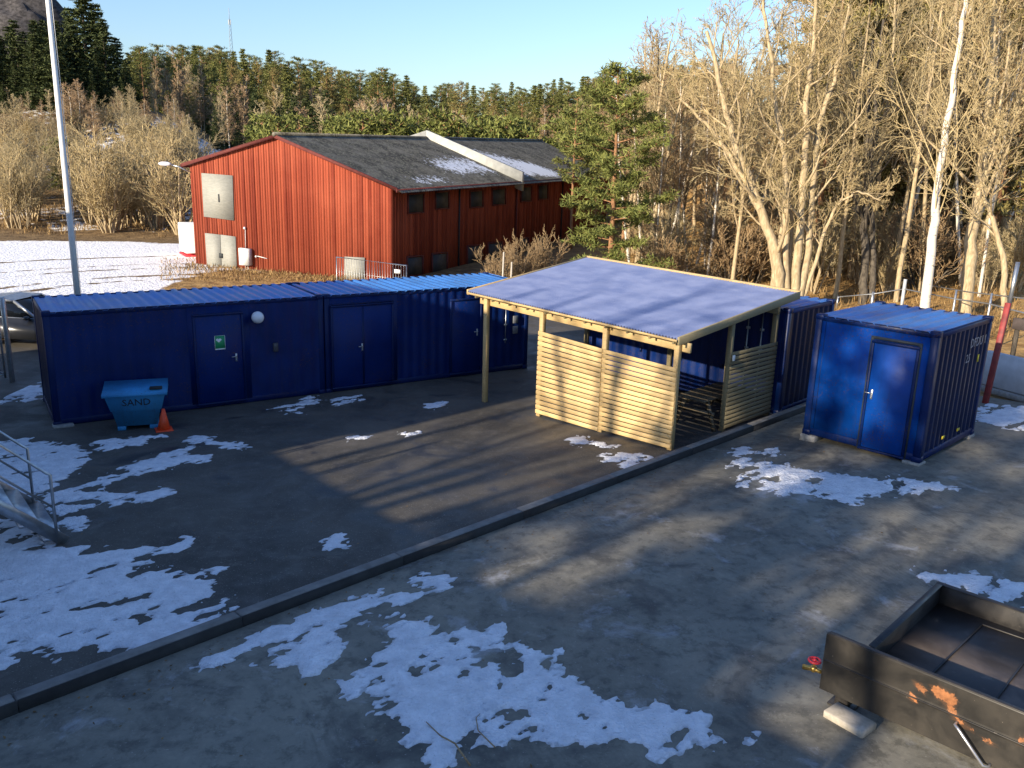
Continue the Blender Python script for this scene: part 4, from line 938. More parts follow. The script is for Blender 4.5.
# ------------------------------------------------------------------ right edge: rail fence, red post, wall, plank
rp = [at_depth(838, 297, 38.5), at_depth(873, 294, 37.6), at_depth(904, 289, 36.7), at_depth(955, 299, 33.2), at_depth(990, 304, 31.2), at_depth(1008, 309, 30), at_depth(1060, 322, 27.5)]
rf = thing('pipe_rail_fence', 'galvanised pipe rail fence along the edge of the woods behind the short container', 'fence', tuple(rp[0]))
O_r = rp[0]
m = MB(); m.tube([p-O_r for p in rp], .03, 8); m.obj('rail', M['steel'], rf)
m = MB(); up_ = [at_depth(922, 284, 36.2), at_depth(968, 292, 33), at_depth(1012, 297, 30), at_depth(1060, 303, 27.5)]; m.tube([p-O_r for p in up_], .025, 8); m.obj('rail', M['steel'], rf)
for i, p in enumerate(rp):
    m = MB(); b_ = p.copy(); b_[2] = float(T(p[0], p[1]))-.1; t_ = p.copy(); t_[2] += (.05, .1, .42, .35, .4, 1.3, .3)[i]; m.beam(b_-O_r, t_-O_r, .11, .11) if i in (1, 2) else m.tube([b_-O_r, t_-O_r], .04, 8); m.obj('post', M['steel'] if i not in (2,) else M['palewall'], rf)
q0 = on_ground(985, 403); qt = at_depth(1008.5, 303, float((q0-EYE)@_fw)*.985)
ro = thing('red_post', 'dark red leaning post with a grey pipe on top beside the short container', 'post', tuple(q0))
m = MB(); m.beam((0, 0, -.05), qt-q0, .13, .13, bev=.01); m.obj('post_body', M['redpost'], ro)
q3 = at_depth(1018, 262, float((q0-EYE)@_fw)*.98); m = MB(); m.tube([(qt-q0)*.97+np.array([.06, .06, 0]), q3-q0], .05, 10); m.obj('pipe', M['steel'], ro)
w0, w1 = on_ground(984, 391), on_ground(1030, 402); wd2 = (w1-w0)/np.linalg.norm(w1-w0)
ht = at_depth(986, 350, float((w0-EYE)@_fw))[2]-w0[2]
we = thing('low_wall', 'pale grey low wall behind the red post at the right edge', 'wall', tuple(w0), math.atan2(wd2[1], wd2[0]))
m = MB(); m.box((2.2, .14, (ht+.16)/2+.0), (4.8, .22, ht-.16), bev=.02); m.obj('wall_panel', M['palewall'], we); m = MB(); m.box((2.2, .14, .06), (4.9, .34, .16), bev=.02); m.obj('footing', M['block'], we)
k0, k1 = at_depth(1013, 323, 25), at_depth(1060, 332, 24)
pk = thing('dark_plank', 'dark weathered plank rail on posts at the right edge above the pale wall', 'plank', tuple(k0))
m = MB(); m.beam((0, 0, 0), k1-k0, .08, .33, bev=.01); m.obj('board', flat('dark_timber', (.06, .045, .04), .8), pk)
for f in (.15, .9):
    p_ = (k1-k0)*f; m = MB(); m.beam((p_[0], p_[1]+.08, float(T(*(k0+p_)[:2]))-k0[2]-.1), (p_[0], p_[1]+.08, .1), .1, .1); m.obj('leg', M['bark_dark'], pk)

# ------------------------------------------------------------------ unseen houses behind the viewer, shapes invented to shade the yard
def uvbox(mb, u0, u1, v0, v1, z0, z1):
    c = uv((u0+u1)/2, (v0+v1)/2); mb.box((c[0], c[1], (z0+z1)/2), (u1-u0, v1-v0, z1-z0), ((UU[0], UU[1], 0), (VV[0], VV[1], 0), (0, 0, 1)))
def house(label, u0, u1, v0, v1, ze, zr, name='unseen_house'):
    r = thing(name, label, 'house'); m = MB(); uvbox(m, u0, u1, v0, v1, -.5, ze); m.obj('wall', M['wall_out'], r)
    m = MB(); um = (u0+u1)/2; e = .35; q = []
    for v in (v0-e, v1+e):
        for u, z in ((u0-e, ze-.1), (um, zr), (u1+e, ze-.1), (u1+e, ze-.3), (um, zr-.25), (u0-e, ze-.3)): p = uv(u, v); q.append((p[0], p[1], z))
    m.add(q, [(0, 1, 2, 3, 4, 5), (11, 10, 9, 8, 7, 6)]+[(i, 6+i, 6+(i+1) % 6, (i+1) % 6) for i in range(6)]); m.obj('roof', M['tiles'], r)
    for k, v in enumerate(np.arange(v0+1.2, v1-1, 2.6)):
        for z in ((1.5, 4.4) if ze > 5 else (1.6,)):
            p = uv(u1+.02, v); m = MB(); m.box((p[0], p[1], z+.3), (.08, 1.1, 1.2), ((UU[0], UU[1], 0), (VV[0], VV[1], 0), (0, 0, 1)), bev=.01); w = m.obj('window', M['white'], r)
            p = uv(u1+.07, v); m = MB(); m.box((p[0], p[1], z+.3), (.02, .9, 1.0), ((UU[0], UU[1], 0), (VV[0], VV[1], 0), (0, 0, 1))); m.obj('pane', M['glass'], w)
house('unseen tall house added behind the steel stair to shade the yard', -25.5, -15.4, -19, -5.75, 7.25, 7.9)
house('unseen low house wing added beside the taller house to shade the yard', -25, -17.6, -5.7, 6.2, 3.8, 4.2)

# ------------------------------------------------------------------ trees
def rvec(r): return np.array([r.gauss(0, 1), r.gauss(0, 1), r.gauss(0, 1)])
def unit(v): return v/(np.linalg.norm(v)+1e-12)
def grow(trunk, crown, r, p, d, L, rad, lvl, cfg):
    nseg = cfg['seg'][lvl]; pts = [p]; q = p.copy(); dd = d.copy()
    for i in range(nseg):
        dd = unit(dd+rvec(r)*cfg['wig'][lvl]+np.array([0, 0, cfg['up'][lvl]])); q = q+dd*L/nseg; pts.append(q)
    pts = np.array(pts); last = lvl == cfg['levels']-1
    rads = np.linspace(rad, max(rad*cfg.get('tip', .3), cfg['rmin']*.7), nseg+1)
    (trunk if lvl <= cfg.get('trunk_lvl', 1) else crown).tube(pts, rads, cfg['sides'][lvl], cap=False)
    if last: return
    n = cfg['kids'][lvl]; n = max(1, int(n*r.uniform(.8, 1.2)))
    for k in range(n):
        t = cfg['t0'][lvl]+(1-cfg['t0'][lvl])*((k+r.random())/n); f = t*nseg; i = min(int(f), nseg-1); pos = pts[i]+(pts[i+1]-pts[i])*(f-i)
        ax = unit(pts[i+1]-pts[i]); pr = unit(np.cross(ax, rvec(r))); ang = math.radians(r.uniform(*cfg['ang'][lvl]))
        nd = unit(ax*math.cos(ang)+pr*math.sin(ang)); fall = 1-cfg['fall'][lvl]*t
        grow(trunk, crown, r, pos, nd, L*cfg['len'][lvl]*fall*r.uniform(.7, 1.25), max(rads[i]*cfg['rk'][lvl], cfg['rmin']), lvl+1, cfg)
BARE = dict(levels=5, seg=(7, 5, 4, 3, 2), wig=(.05, .10, .11, .12, .10), up=(.05, .10, .07, .05, .03), sides=(7, 5, 3, 3, 3), kids=(15, 6, 5, 4), t0=(.28, .2, .15, .15), ang=((22, 48), (22, 50), (22, 52), (20, 50)), len=(.42, .50, .55, .60), fall=(.62, .4, .35, .3), rk=(.45, .5, .55, .6), rmin=.0125)
def cfg(**k): c = dict(BARE); c.update(k); return c
def tree_root(name, label, cat, group=None): return thing(name, label, cat, (0, 0, 0), 0, group)
def fin(root, trunk, crown, tm, cm, cname='crown'):
    trunk.obj('trunk', tm, root, smooth=True)
    if crown.n: crown.obj(cname, cm, root)
    return root
def quads(mb, C, Dv, Wv, tint):
    """needle/leaf quads: centres C, half length vectors Dv, half width vectors Wv"""
    V = np.stack([C-Dv-Wv*.5, C-Dv*.2+Wv, C+Dv, C-Dv*.2-Wv], 1).reshape(-1, 3); n = len(C)
    mb.f += [[mb.n+4*i, mb.n+4*i+1, mb.n+4*i+2, mb.n+4*i+3] for i in range(n)]; mb.t += list(tint); mb.v.append(V); mb.n += 4*n
def npunit(a): return a/(np.linalg.norm(a, axis=-1, keepdims=True)+1e-9)
def puff(mb, g, c, rad, n, ln, wd, flat_=.6, base=.5):
    d = npunit(g.normal(size=(n, 3))); rr_ = rad*g.random((n, 1))**.5; C = c+d*rr_*np.array([1, 1, flat_]); D = npunit(d+g.normal(size=(n, 3))*.7+np.array([0, 0, .25]))*ln*(.6+.8*g.random((n, 1)))
    Wv = npunit(np.cross(D, g.normal(size=(n, 3))))*wd; quads(mb, C, D, Wv, np.clip(base+g.normal(size=n)*.28, 0, 1))
def conifer_spruce(seed, H=14, R=2.6, dens=1.0):
    g = np.random.default_rng(seed); tr, cr = MB(), MB(); tr.tube([(0, 0, -.3), (0, 0, H*.5), (0, 0, H)], [.17, .10, .015], 7)
    z = H*.06
    while z < H*.985:
        t = z/H; rad = R*(1-t)**.85*(.75+.5*g.random())+.12; nb = int((5+5*(1-t))*dens)+2
        for k in range(nb):
            a_ = g.random()*2*math.pi; L = rad*(.65+.5*g.random()); dr = np.array([math.cos(a_), math.sin(a_), 0]); m = max(3, int(L/.32))
            for j in range(1, m+1):
                f = j/m; c = np.array([0, 0, z])+dr*L*f+np.array([0, 0, -.42*L*f+.30*L*f*f]); puff(cr, g, c, .20+.1*(1-f), 4, .26, .075, .5, .35+.3*f)
        z += H*.028*(.8+.5*g.random())
    return tr, cr
def conifer_pine(seed, H=13, R=2.3, low=.42, dens=1.0, n=26, psize=.5, ln=.20, wd=.045):
    g = np.random.default_rng(seed); tr, cr = MB(), MB(); bx_ = g.normal(size=2)*.25; P = lambda t: np.array([bx_[0]*t*t, bx_[1]*math.sin(t*2.5), H*t])
    tr.tube([P(t)-EZ*.3*(t == 0) for t in np.linspace(0, 1, 8)], np.linspace(.17, .03, 8), 7)
    for k in range(n):
        t = low+(1-low)*((k+g.random())/n); b = P(min(t, .99)); a_ = k*2.4+g.normal()*.4; prof = math.sin(min(1, (1-t)/(1-low)*1.25+.12)*math.pi*.56); L = R*prof*(.55+.6*g.random())+.25
        up_ = .15+.5*(t-low); d = np.array([math.cos(a_), math.sin(a_), up_]); e = b+d*L; tr.tube([b, b+d*L*.5-EZ*.06*L, e], [.045, .03, .012], 4, cap=False)
        nc = max(3, int(L*5.2*dens))
        for j in range(nc):
            f = .35+.65*(j+g.random())/nc; c = b+d*L*f+g.normal(size=3)*np.array([.28, .28, .16])*L*.35; puff(cr, g, c, psize*(.6+.5*g.random()), int(11*dens), ln, wd, .6, .3+.45*g.random())
    puff(cr, g, P(1.0), .35, 26, .22, .05, 1, .6)
    return tr, cr
def bare_tree(seed, H, r0, c, lean=.04):
    r = random.Random(seed); tr, cr = MB(), MB(); grow(tr, cr, r, np.array([0, 0, -.2]), unit(np.array([r.gauss(0, lean), r.gauss(0, lean), 1])), H, r0, 0, c); return tr, cr
def bush(seed, H, stems, c, spread=.45):
    r = random.Random(seed); tr, cr = MB(), MB()
    for k in range(stems):
        a_ = r.random()*6.283; s = r.uniform(.1, spread); d = unit(np.array([math.cos(a_)*s, math.sin(a_)*s, 1])); p = np.array([math.cos(a_)*.3*r.random()*H*.25, math.sin(a_)*.3*r.random()*H*.25, -.1])
        grow(tr, cr, r, p, d, H*r.uniform(.6, 1.05), H*.009+.012, 0, c)
    return tr, cr
PROTO = {}
M['twig_far'] = mat_bark('far_brown_twigs', (.26, .175, .105), (.43, .31, .19))
M['twig_far2'] = mat_bark('far_grey_twigs', (.29, .235, .135), (.47, .39, .235))
def proto(key, name, mk, tm, cm, H, cname='crown'):
    tr, cr = mk; PROTO[key] = dict(name=name, tr=tr.mesh('trunk', True), cr=cr.mesh(cname), H=H, cname=cname); PROTO[key]['tr'].materials.append(tm); PROTO[key]['cr'].materials.append(cm)
TALL = cfg(levels=4, seg=(8, 4, 3, 2), kids=(26, 6, 4), t0=(.35, .15, .1), len=(.26, .45, .5), ang=((30, 60), (25, 60), (25, 60)), fall=(.65, .4, .3), rk=(.34, .5, .6), wig=(.03, .09, .12, .12), up=(.05, .12, .06, .02), sides=(7, 4, 3, 3), trunk_lvl=0, rmin=.0135)
proto('aspen1', 'bare_tree', bare_tree(1, 14, .17, cfg()), M['bark'], M['twig'], 14)
proto('aspen2', 'bare_tree', bare_tree(2, 15, .19, cfg(kids=(18, 6, 5, 3))), M['bark'], M['twig'], 15)
proto('aspen3', 'bare_tree', bare_tree(3, 13, .15, cfg(up=(.05, .03, .0, -.02, -.03))), M['bark'], M['twig_grey'], 13)
proto('alder1', 'leafless_tree', bare_tree(5, 13, .14, TALL), M['bark'], M['twig_grey'], 13)
proto('alder2', 'leafless_tree', bare_tree(6, 12, .12, TALL), M['bark_dark'], M['twig_brown'], 12)
proto('birch1', 'birch_tree', bare_tree(8, 13, .085, TALL), M['birch'], M['twig_brown'], 13)
proto('birch2', 'birch_tree', bare_tree(9, 12, .075, TALL), M['birch'], M['twig_brown'], 12)
BUSH = cfg(levels=4, seg=(5, 3, 2, 2), kids=(7, 5, 4), t0=(.2, .15, .1), len=(.5, .5, .55), wig=(.07, .10, .12, .12), up=(.07, .16, .14, .08), sides=(4, 3, 3, 3), trunk_lvl=0, rmin=.013, fall=(.4, .35, .3))
FAR = cfg(levels=4, seg=(6, 3, 2, 2), kids=(30, 7, 4), t0=(.18, .1, .1), len=(.24, .5, .5), ang=((25, 55), (25, 60), (25, 60)), fall=(.6, .4, .3), rk=(.4, .6, .7), wig=(.035, .14, .2, .2), up=(.05, .14, .08, .02), sides=(5, 3, 3, 3), trunk_lvl=0, rmin=.030)
for i_, (tm_, cm_) in enumerate((('birch', 'twig_far'), ('bark', 'twig_far2'), ('bark', 'twig_far'))): proto('far%d' % i_, ('birch_tree', 'bare_tree', 'leafless_tree')[i_], bare_tree(70+i_, 11, .10, FAR), M[tm_], M[cm_], 11)  # third variant is a generic leafless tree of no particular species
proto('bush1', 'bare_bush', bush(11, 4.5, 11, BUSH, .28), M['bark'], M['twig_grey'], 4.5)
proto('bush2', 'bare_bush', bush(12, 4.0, 13, BUSH, .34), M['bark'], M['twig'], 4.0)
proto('bush3', 'bare_bush', bush(13, 3.2, 12, BUSH, .7), M['bark_dark'], M['twig_brown'], 3.2)
proto('spruce1', 'spruce_tree', conifer_spruce(21), M['bark_dark'], M['spruce'], 14)
proto('spruce2', 'spruce_tree', conifer_spruce(22, 15, 2.1), M['bark_dark'], M['spruce'], 15)
proto('pine1', 'pine_tree', conifer_pine(31), M['pine_bark'], M['pine'], 13)
proto('pine2', 'pine_tree', conifer_pine(32, 14, 2.6, .5), M['pine_bark'], M['pine'], 14)
proto('pine3', 'pine_tree', conifer_pine(33, 16, 3.0, .38, 1.0, 34), M['pine_bark'], M['olive'], 16)
proto('ridge1', 'pine_tree', conifer_pine(41, 13, 2.4, .12, 1.1, 44, .55), M['pine_bark'], M['pine'], 13)
proto('ridge2', 'pine_tree', conifer_pine(42, 14, 2.1, .2, 1.1, 40, .6), M['pine_bark'], M['olive'], 14)
proto('ridge3', 'spruce_tree', conifer_spruce(43, 14, 2.6, 1.1), M['bark_dark'], M['pine'], 14)
proto('young1', 'young_pine', conifer_pine(35, 5, 1.7, .06, 1.1, 30, .42), M['pine_bark'], M['young'], 5)
proto('young2', 'young_pine', conifer_pine(36, 6, 1.6, .08, 1.1, 32, .42), M['pine_bark'], M['young'], 6)
def plant(key, x, y, h, label, cat, group=None, rz=None, wide=1.0, tilt=(0, 0), z=None, no_crown=False):
    p = PROTO[key]; s = h/p['H']; r = thing(p['name'], label, cat, (x, y, float(T(x, y))-.05 if z is None else z), 0, group)
    r.rotation_euler = (tilt[0], tilt[1], random.random()*6.283 if rz is None else rz); r.scale = (s*wide, s*wide, s)
    link('trunk', p['tr'], r); 
    if not no_crown: link(p['cname'], p['cr'], r)
    return r
def plant_px(key, px, dep, top, *a, **k):
    P = at_depth(px, 150, dep); x, y = P[0], P[1]; gzv = float(T(x, y)); h = max(1.5, at_depth(px, top, dep)[2]-gzv); return plant(key, x, y, h, *a, **k)
R1 = random.Random(101)
SKY = lambda px: np.interp(px, (-60, 0, 60, 95, 125, 140, 160, 200, 260, 300, 350, 380, 420, 470, 510, 570, 590, 620, 660, 720, 800), (20, 15, 25, 25, 35, 52, 52, 52, 56, 60, 74, 72, 85, 87, 86, 84, 74, 74, 70, 66, 55))
# skyline conifers on the far ridge
for i in range(175):
    px = 135+i*3.4+R1.uniform(-4, 4); dep = R1.uniform(150, 215)
    k = R1.choice(('ridge1', 'ridge1', 'ridge2', 'pine1', 'ridge3', 'ridge3', 'ridge1'))
    if k != 'ridge3': plant_px(k, px, dep, SKY(px)+R1.uniform(-3, 15), 'green pine among the trees of the far ridge', 'tree', 'pines on the far ridge', wide=1.25)
    else: plant_px(k, px, dep, SKY(px)+R1.uniform(-6, 10), 'pointed green spruce among the trees of the far ridge', 'tree', 'spruces on the far ridge', wide=1.2)
# brown leafless birches in front of the ridge
for i in range(45):
    px = 190+R1.random()*480; plant_px(R1.choice(('ridge1', 'ridge2', 'ridge3')), px, R1.uniform(105, 150), SKY(px)+R1.uniform(8, 34), 'green conifer half way up the far slope', 'tree', 'conifers half way up the far slope')
for i in range(170):
    px = 140+R1.random()*560; dep = R1.uniform(92, 150); top = SKY(px)+R1.uniform(20, 50)+(150-dep)*.12
    plant_px(R1.choice(('far0', 'far1', 'far2')), px, dep, top, 'leafless brown tree on the slope below the far ridge', 'tree', 'leafless trees below the far ridge', wide=R1.uniform(1.0, 1.5))
for i in range(42):
    px = (R1.uniform(262, 305) if i < 4 else R1.uniform(330, 600)); dep = R1.uniform(78, 92); top = R1.uniform(114, 132) if i > 3 else R1.uniform(118, 130)
    plant_px(R1.choice(('young1', 'young2')), px, dep, top, 'bright green young pine beyond the red barn', 'tree', 'young pines beyond the barn')
for i in range(16):
    px = R1.uniform(196, 335); plant_px(R1.choice(('spruce1', 'spruce2')), px, R1.uniform(95, 110), R1.uniform(88, 112), 'dark green spruce at the foot of the wooded slope left of the barn', 'tree', 'dark spruces at the foot of the slope')
# left hill
for px, top, dep in ((4, 18, 112), (-12, 25, 106), (15, 62, 100), (34, 78, 104), (68, 24, 112), (82, 12, 110), (95, -6, 108), (106, 8, 114), (113, 22, 106), (124, 40, 112), (131, 62, 104), (50, 50, 116), (58, 80, 100), (90, 60, 100), (118, 78, 100), (-2, 70, 98), (26, 90, 97), (140, 82, 106), (78, 66, 103), (104, 56, 101), (45, 70, 108), (10, 84, 96), (70, 50, 106), (98, 72, 98), (128, 84, 99)):
    plant_px(R1.choice(('spruce1', 'spruce2', 'spruce1')), px, dep, top, 'tall dark spruce on the left hill below the rock', 'tree', 'dark spruces on the left hill', wide=R1.uniform(1.5, 2.1))
for i in range(34):
    px = R1.uniform(-20, 64); plant_px(R1.choice(('spruce1', 'spruce2')), px, R1.uniform(96, 112), R1.uniform(22, 84), 'dark spruce crowding the left hill under the rock', 'tree', 'dark spruces under the rock', wide=R1.uniform(1.3, 1.9))
for i in range(80):
    px = R1.uniform(-20, 205); plant_px(R1.choice(('far1', 'far2', 'far1', 'far0')), px, R1.uniform(82, 104), R1.uniform(86, 120)+max(0, (px-150)*.35), 'bare scrubby tree on the upper part of the bank', 'tree', 'scrubby trees on the upper bank', wide=1.3)
for i in range(26):
    px = 140+R1.random()*70; plant_px(R1.choice(('far0', 'far1', 'far2', 'pine2')), px, R1.uniform(102, 140), R1.uniform(58, 92), 'leafless tree on the slope between the left spruces and the far ridge', 'tree', 'trees right of the left spruces')
for i in range(9):
    px = 62+R1.random()*34; plant_px('far0', px, R1.uniform(84, 90), R1.uniform(82, 98), 'slender reddish leafless birch in front of the left spruces', 'tree', 'reddish birches in front of the left spruces', wide=1.3)
for i in range(90):
    px = -15+R1.random()*210; dep = R1.uniform(60, 90); base = np.interp(dep, (60, 90), (222, 165)); top = base-R1.uniform(40, 78)*(60/dep)**.4
    if px > 150: top = max(top, 118)
    plant_px(R1.choice(('bush1', 'bush2', 'bush1', 'bush2', 'aspen3')), px, dep, top, 'bare beige bush on the bank beyond the snowy road', 'bush', 'bare bushes on the bank', wide=R1.uniform(1.0, 1.5))
for px, top in ((60, 140), (68, 152), (176, 168)): plant_px('young1', px, 72, top, 'small green pine among the bare bushes of the bank', 'tree', 'small pines on the bank')
# rock at the top left
rk = MB(); g_ = np.random.default_rng(4); rk.sphere((0, 0, 0), 1, 56, (6.5, 5, 8.5)); V = rk.v[0]
nn = vnoise(V[:, 0]*.25+V[:, 2]*.2+50, V[:, 1]*.25+V[:, 2]*.13+50, 41, 5, .6); nn2 = np.abs(vnoise(V[:, 0]*.12+V[:, 2]*.4+20, V[:, 1]*.3+20, 42, 3)-.5)
rk.v[0] = V*(.72+.55*nn+.25*nn2)[:, None]; rp_ = at_depth(30, 58, 119)
ro_ = rk.obj('rock_face', M['rock'], None); ro_.location = tuple(rp_); tag(ro_, 'dark grey bare rock outcrop at the top of the left hill', 'rock')

# ---------- the wood on the right
POST = [(640, 72, 44), (652, 90, 46), (664, 104, 44), (684, 78, 45), (698, 118, 47), (718, 70, 43), (706, 60, 50), (672, 66, 52), (655, 62, 54), (733, 90, 48)]
names = ['pale thin birch next to the pine beside the barn', 'thin birch just right of the pale birch by the pine', 'short thin birch behind the middle of the shelter roof', 'slim leaning birch behind the middle of the shelter roof', 'short birch sapling between the slim birches', 'tallest slim pale birch behind the right half of the shelter roof', None, None, None, None]
for (px, top, dep), nm in zip(POST, names):
    plant_px(R1.choice(('birch1', 'birch2')), px, dep, top, nm or 'thin leafless birch further back behind the shelter', 'tree', 'thin birches behind the shelter', wide=1.25, tilt=(0, R1.uniform(-.03, .05)))
def custom_tree(name, label, stems, dep, r0, tm, cm, kids, seed, group=None, c=None, depth_var=0.0, limb=.42):
    """stems: pixel polylines, first point shared base; each gets limbs and twigs"""
    r = random.Random(seed); b0 = at_depth(*stems[0][0], dep); base = np.array([b0[0], b0[1], float(T(b0[0], b0[1]))-.15]); root = thing(name, label, 'tree', tuple(base), 0, group); tr, cr = MB(), MB(); cc = c or cfg()
    for si, stp in enumerate(stems):
        dv = r.uniform(-1, 1)*depth_var; P = [np.zeros(3) if i == 0 and si == 0 else at_depth(px, py, dep+dv*i/len(stp))-base for i, (px, py) in enumerate(stp)]
        if si > 0: P[0][2] = max(P[0][2], 0)
        if len(stems) > 1: P[0] = np.array([P[0][0], P[0][1], -.1])
        P = np.array(P); seg = np.linspace(0, len(P)-1, (len(P)-1)*5+1); Q = np.array([np.array([np.interp(s, range(len(P)), P[:, k]) for k in range(3)]) for s in seg]); Q[1:-1] = (Q[:-2]+2*Q[1:-1]+Q[2:])/4
        Q[1:] += np.array([rvec(r) for _ in range(len(Q)-1)])*.035
        rs = r0*(1 if si == 0 or len(stems) == 1 else r.uniform(.6, .9) if si < 5 else .38); rad = rs*(1-.72*np.linspace(0, 1, len(Q))); tr.tube(Q, rad, 8, cap=False)
        L = np.linalg.norm(Q[-1]-Q[0])
        for k in range(kids):
            t = .22+.78*(k+r.random())/kids; f = t*(len(Q)-1); i = min(int(f), len(Q)-2); pos = Q[i]+(Q[i+1]-Q[i])*(f-i); ax = unit(Q[i+1]-Q[i]); pr = unit(np.cross(ax, rvec(r))); an_ = math.radians(r.uniform(25, 65))
            grow(tr, cr, r, pos, unit(ax*math.cos(an_)+pr*math.sin(an_)), L*.34*(1-.5*t)*r.uniform(.6, 1.3), max(.02, rad[i]*limb), 1, cc)
    return fin(root, tr, cr, tm, cm)
DENSE = cfg(kids=(15, 7, 6, 4), rmin=.011)
custom_tree('bare_tree', 'large many-stemmed bare tree with pale bark behind the gap between the blue containers',
    [[(783, 300), (779, 262), (758, 200), (735, 145), (722, 95), (708, 30)], [(786, 300), (786, 240), (786, 165), (776, 110), (770, 50), (760, -20)], [(793, 300), (800, 235), (804, 170), (806, 100), (814, 40), (818, -30)], [(797, 300), (808, 250), (812, 190), (818, 130), (836, 70), (850, 5)],
     [(781, 300), (770, 235), (742, 175), (712, 130), (680, 98)], [(799, 298), (820, 245), (836, 205), (858, 190), (880, 200)], [(789, 300), (792, 220), (784, 150), (800, 90), (795, 20)]], 37, .26, M['bark'], M['twig'], 10, 55, c=DENSE, depth_var=1.6)
custom_tree('birch_tree', 'leaning white birch trunk rising behind the short container', [[(926, 312), (931, 250), (936, 200), (946, 130), (956, 65), (967, -8), (976, -70)]], 34, .21, M['birch'], M['twig'], 22, 56, limb=.16, c=cfg(trunk_lvl=0, kids=(12, 5, 4, 4), rmin=.0135))
custom_tree('bare_tree', 'thick pale trunk right of the leaning white birch', [[(966, 308), (972, 240), (982, 170), (988, 110), (992, 50), (997, -40)]], 37, .30, M['bark'], M['twig'], 20, 57, c=cfg(rmin=.0135))
custom_tree('bare_tree', 'crooked thin tree bending beside the red post', [[(1009, 305), (1004, 262), (996, 225), (984, 198), (986, 160), (1000, 110), (1010, 40)]], 34, .13, M['bark'], M['twig'], 12, 58, c=cfg(rmin=.0135))
custom_tree('bare_tree', 'dark double trunk between the many-stemmed tree and the white birch', [[(862, 302), (865, 240), (866, 180), (868, 120), (872, 40)], [(872, 302), (872, 240), (869, 170), (876, 100), (884, 20)]], 40, .22, M['bark_dark'], M['twig_grey'], 12, 59, c=cfg(rmin=.0135))
# pine beside the barn end
pn = conifer_pine(61, 11.4, 2.2, .12, 2.1, 42, .42, .15, .026); pp_ = at_depth(610, 262, 41); 
rt = thing('pine_tree', 'green pine standing at the far end of the red barn', 'tree', (pp_[0], pp_[1], float(T(pp_[0], pp_[1]))-.1)); h_ = at_depth(611, 72, 41)[2]-float(T(pp_[0], pp_[1])); rt.scale = (1, 1, h_/11.4)
fin(rt, pn[0], pn[1], M['pine_bark'], M['young'])
for px, dep, top in ((629, 46, 100), (575, 60, 96), (600, 62, 88)): plant_px('pine1', px, dep, top, 'green pine behind the pine at the barn end', 'tree', 'pines behind the barn end')
# middle and back rows
for i in range(14):
    px = 735+R1.random()*285; plant_px(R1.choice(('alder1', 'birch1', 'birch2', 'aspen1')), px, R1.uniform(38, 45), R1.uniform(5, 70)-np.clip((px-800)*.3, 0, 60), 'slim pale tree at the front edge of the wood', 'tree', 'slim trees at the front edge of the wood', wide=.85, tilt=(R1.uniform(-.05, .05), R1.uniform(-.08, .08)))
for i in range(72):
    px = 628+R1.random()*430; dep = R1.uniform(44, 66); top = R1.uniform(30, 100)-np.clip((px-740)*.35, 0, 95)
    plant_px(R1.choice(('aspen1', 'aspen2', 'aspen3', 'alder1', 'birch1', 'alder1', 'alder2')), px, dep, top, 'bare tree standing in the wood behind the containers', 'tree', 'bare trees in the wood behind the containers', wide=R1.uniform(.9, 1.25), tilt=(R1.uniform(-.04, .04), R1.uniform(-.05, .05)))
for i in range(26):
    px = R1.uniform(815, 1050); dep = R1.uniform(46, 60); plant_px(R1.choice(('pine3', 'ridge2', 'ridge2')), px, dep, R1.uniform(-60, 40), 'olive green pine standing among the bare trees on the right', 'tree', 'olive pines among the bare trees')
for i in range(46):
    px = 640+R1.random()*440; dep = R1.uniform(60, 82); top = np.interp(px, (640, 740, 800, 860, 1080), (78, 66, 40, -25, -60))+R1.uniform(-10, 30)
    plant_px(R1.choice(('pine3', 'pine3', 'pine2', 'pine1')), px, dep, top, 'pine with olive green crown at the back of the wood', 'tree', 'pines at the back of the wood')
for i in range(52):
    px = 640+R1.random()*420; dep = R1.uniform(62, 95); top = np.interp(px, (640, 740, 800, 860, 1060), (76, 70, 45, 0, -30))+R1.uniform(0, 50)
    plant_px(R1.choice(('far1', 'far1', 'far2', 'far0')), px, dep, top, 'bare brown tree deep in the wood', 'tree', 'bare trees deep in the wood', wide=1.4)
for i in range(60):
    px = 636+R1.random()*410; dep = R1.uniform(41, 58); plant_px(R1.choice(('bush1', 'bush2', 'bush3')), px, dep, at_depth and R1.uniform(205, 255)-(dep-41)*1.5, 'bare undergrowth bush on the leaf-covered floor of the wood', 'bush', 'undergrowth bushes in the wood', wide=1.3)
for px, top, dep in ((500, 252, 38), (516, 244, 39), (532, 246, 39.5), (548, 240, 40)): plant_px('bush3', px, dep, top, 'reddish bare bush against the shaded barn side', 'bush', 'bushes against the barn side')
for px, top, nm in ((503, 252, 'taller thin wooden stake between the row end and the barn'), (511, 262, 'shorter thin wooden stake next to the taller stake')):
    P = at_depth(px, top, 33); m = MB(); m.cur = .8; m.tube([(0, 0, -.1), (.01, 0, P[2]*.5), (.03, 0, P[2])], .035, 6); o = m.obj('wooden_stake', M['wood_old']); o.location = (P[0], P[1], 0); tag(o, nm, 'stake')
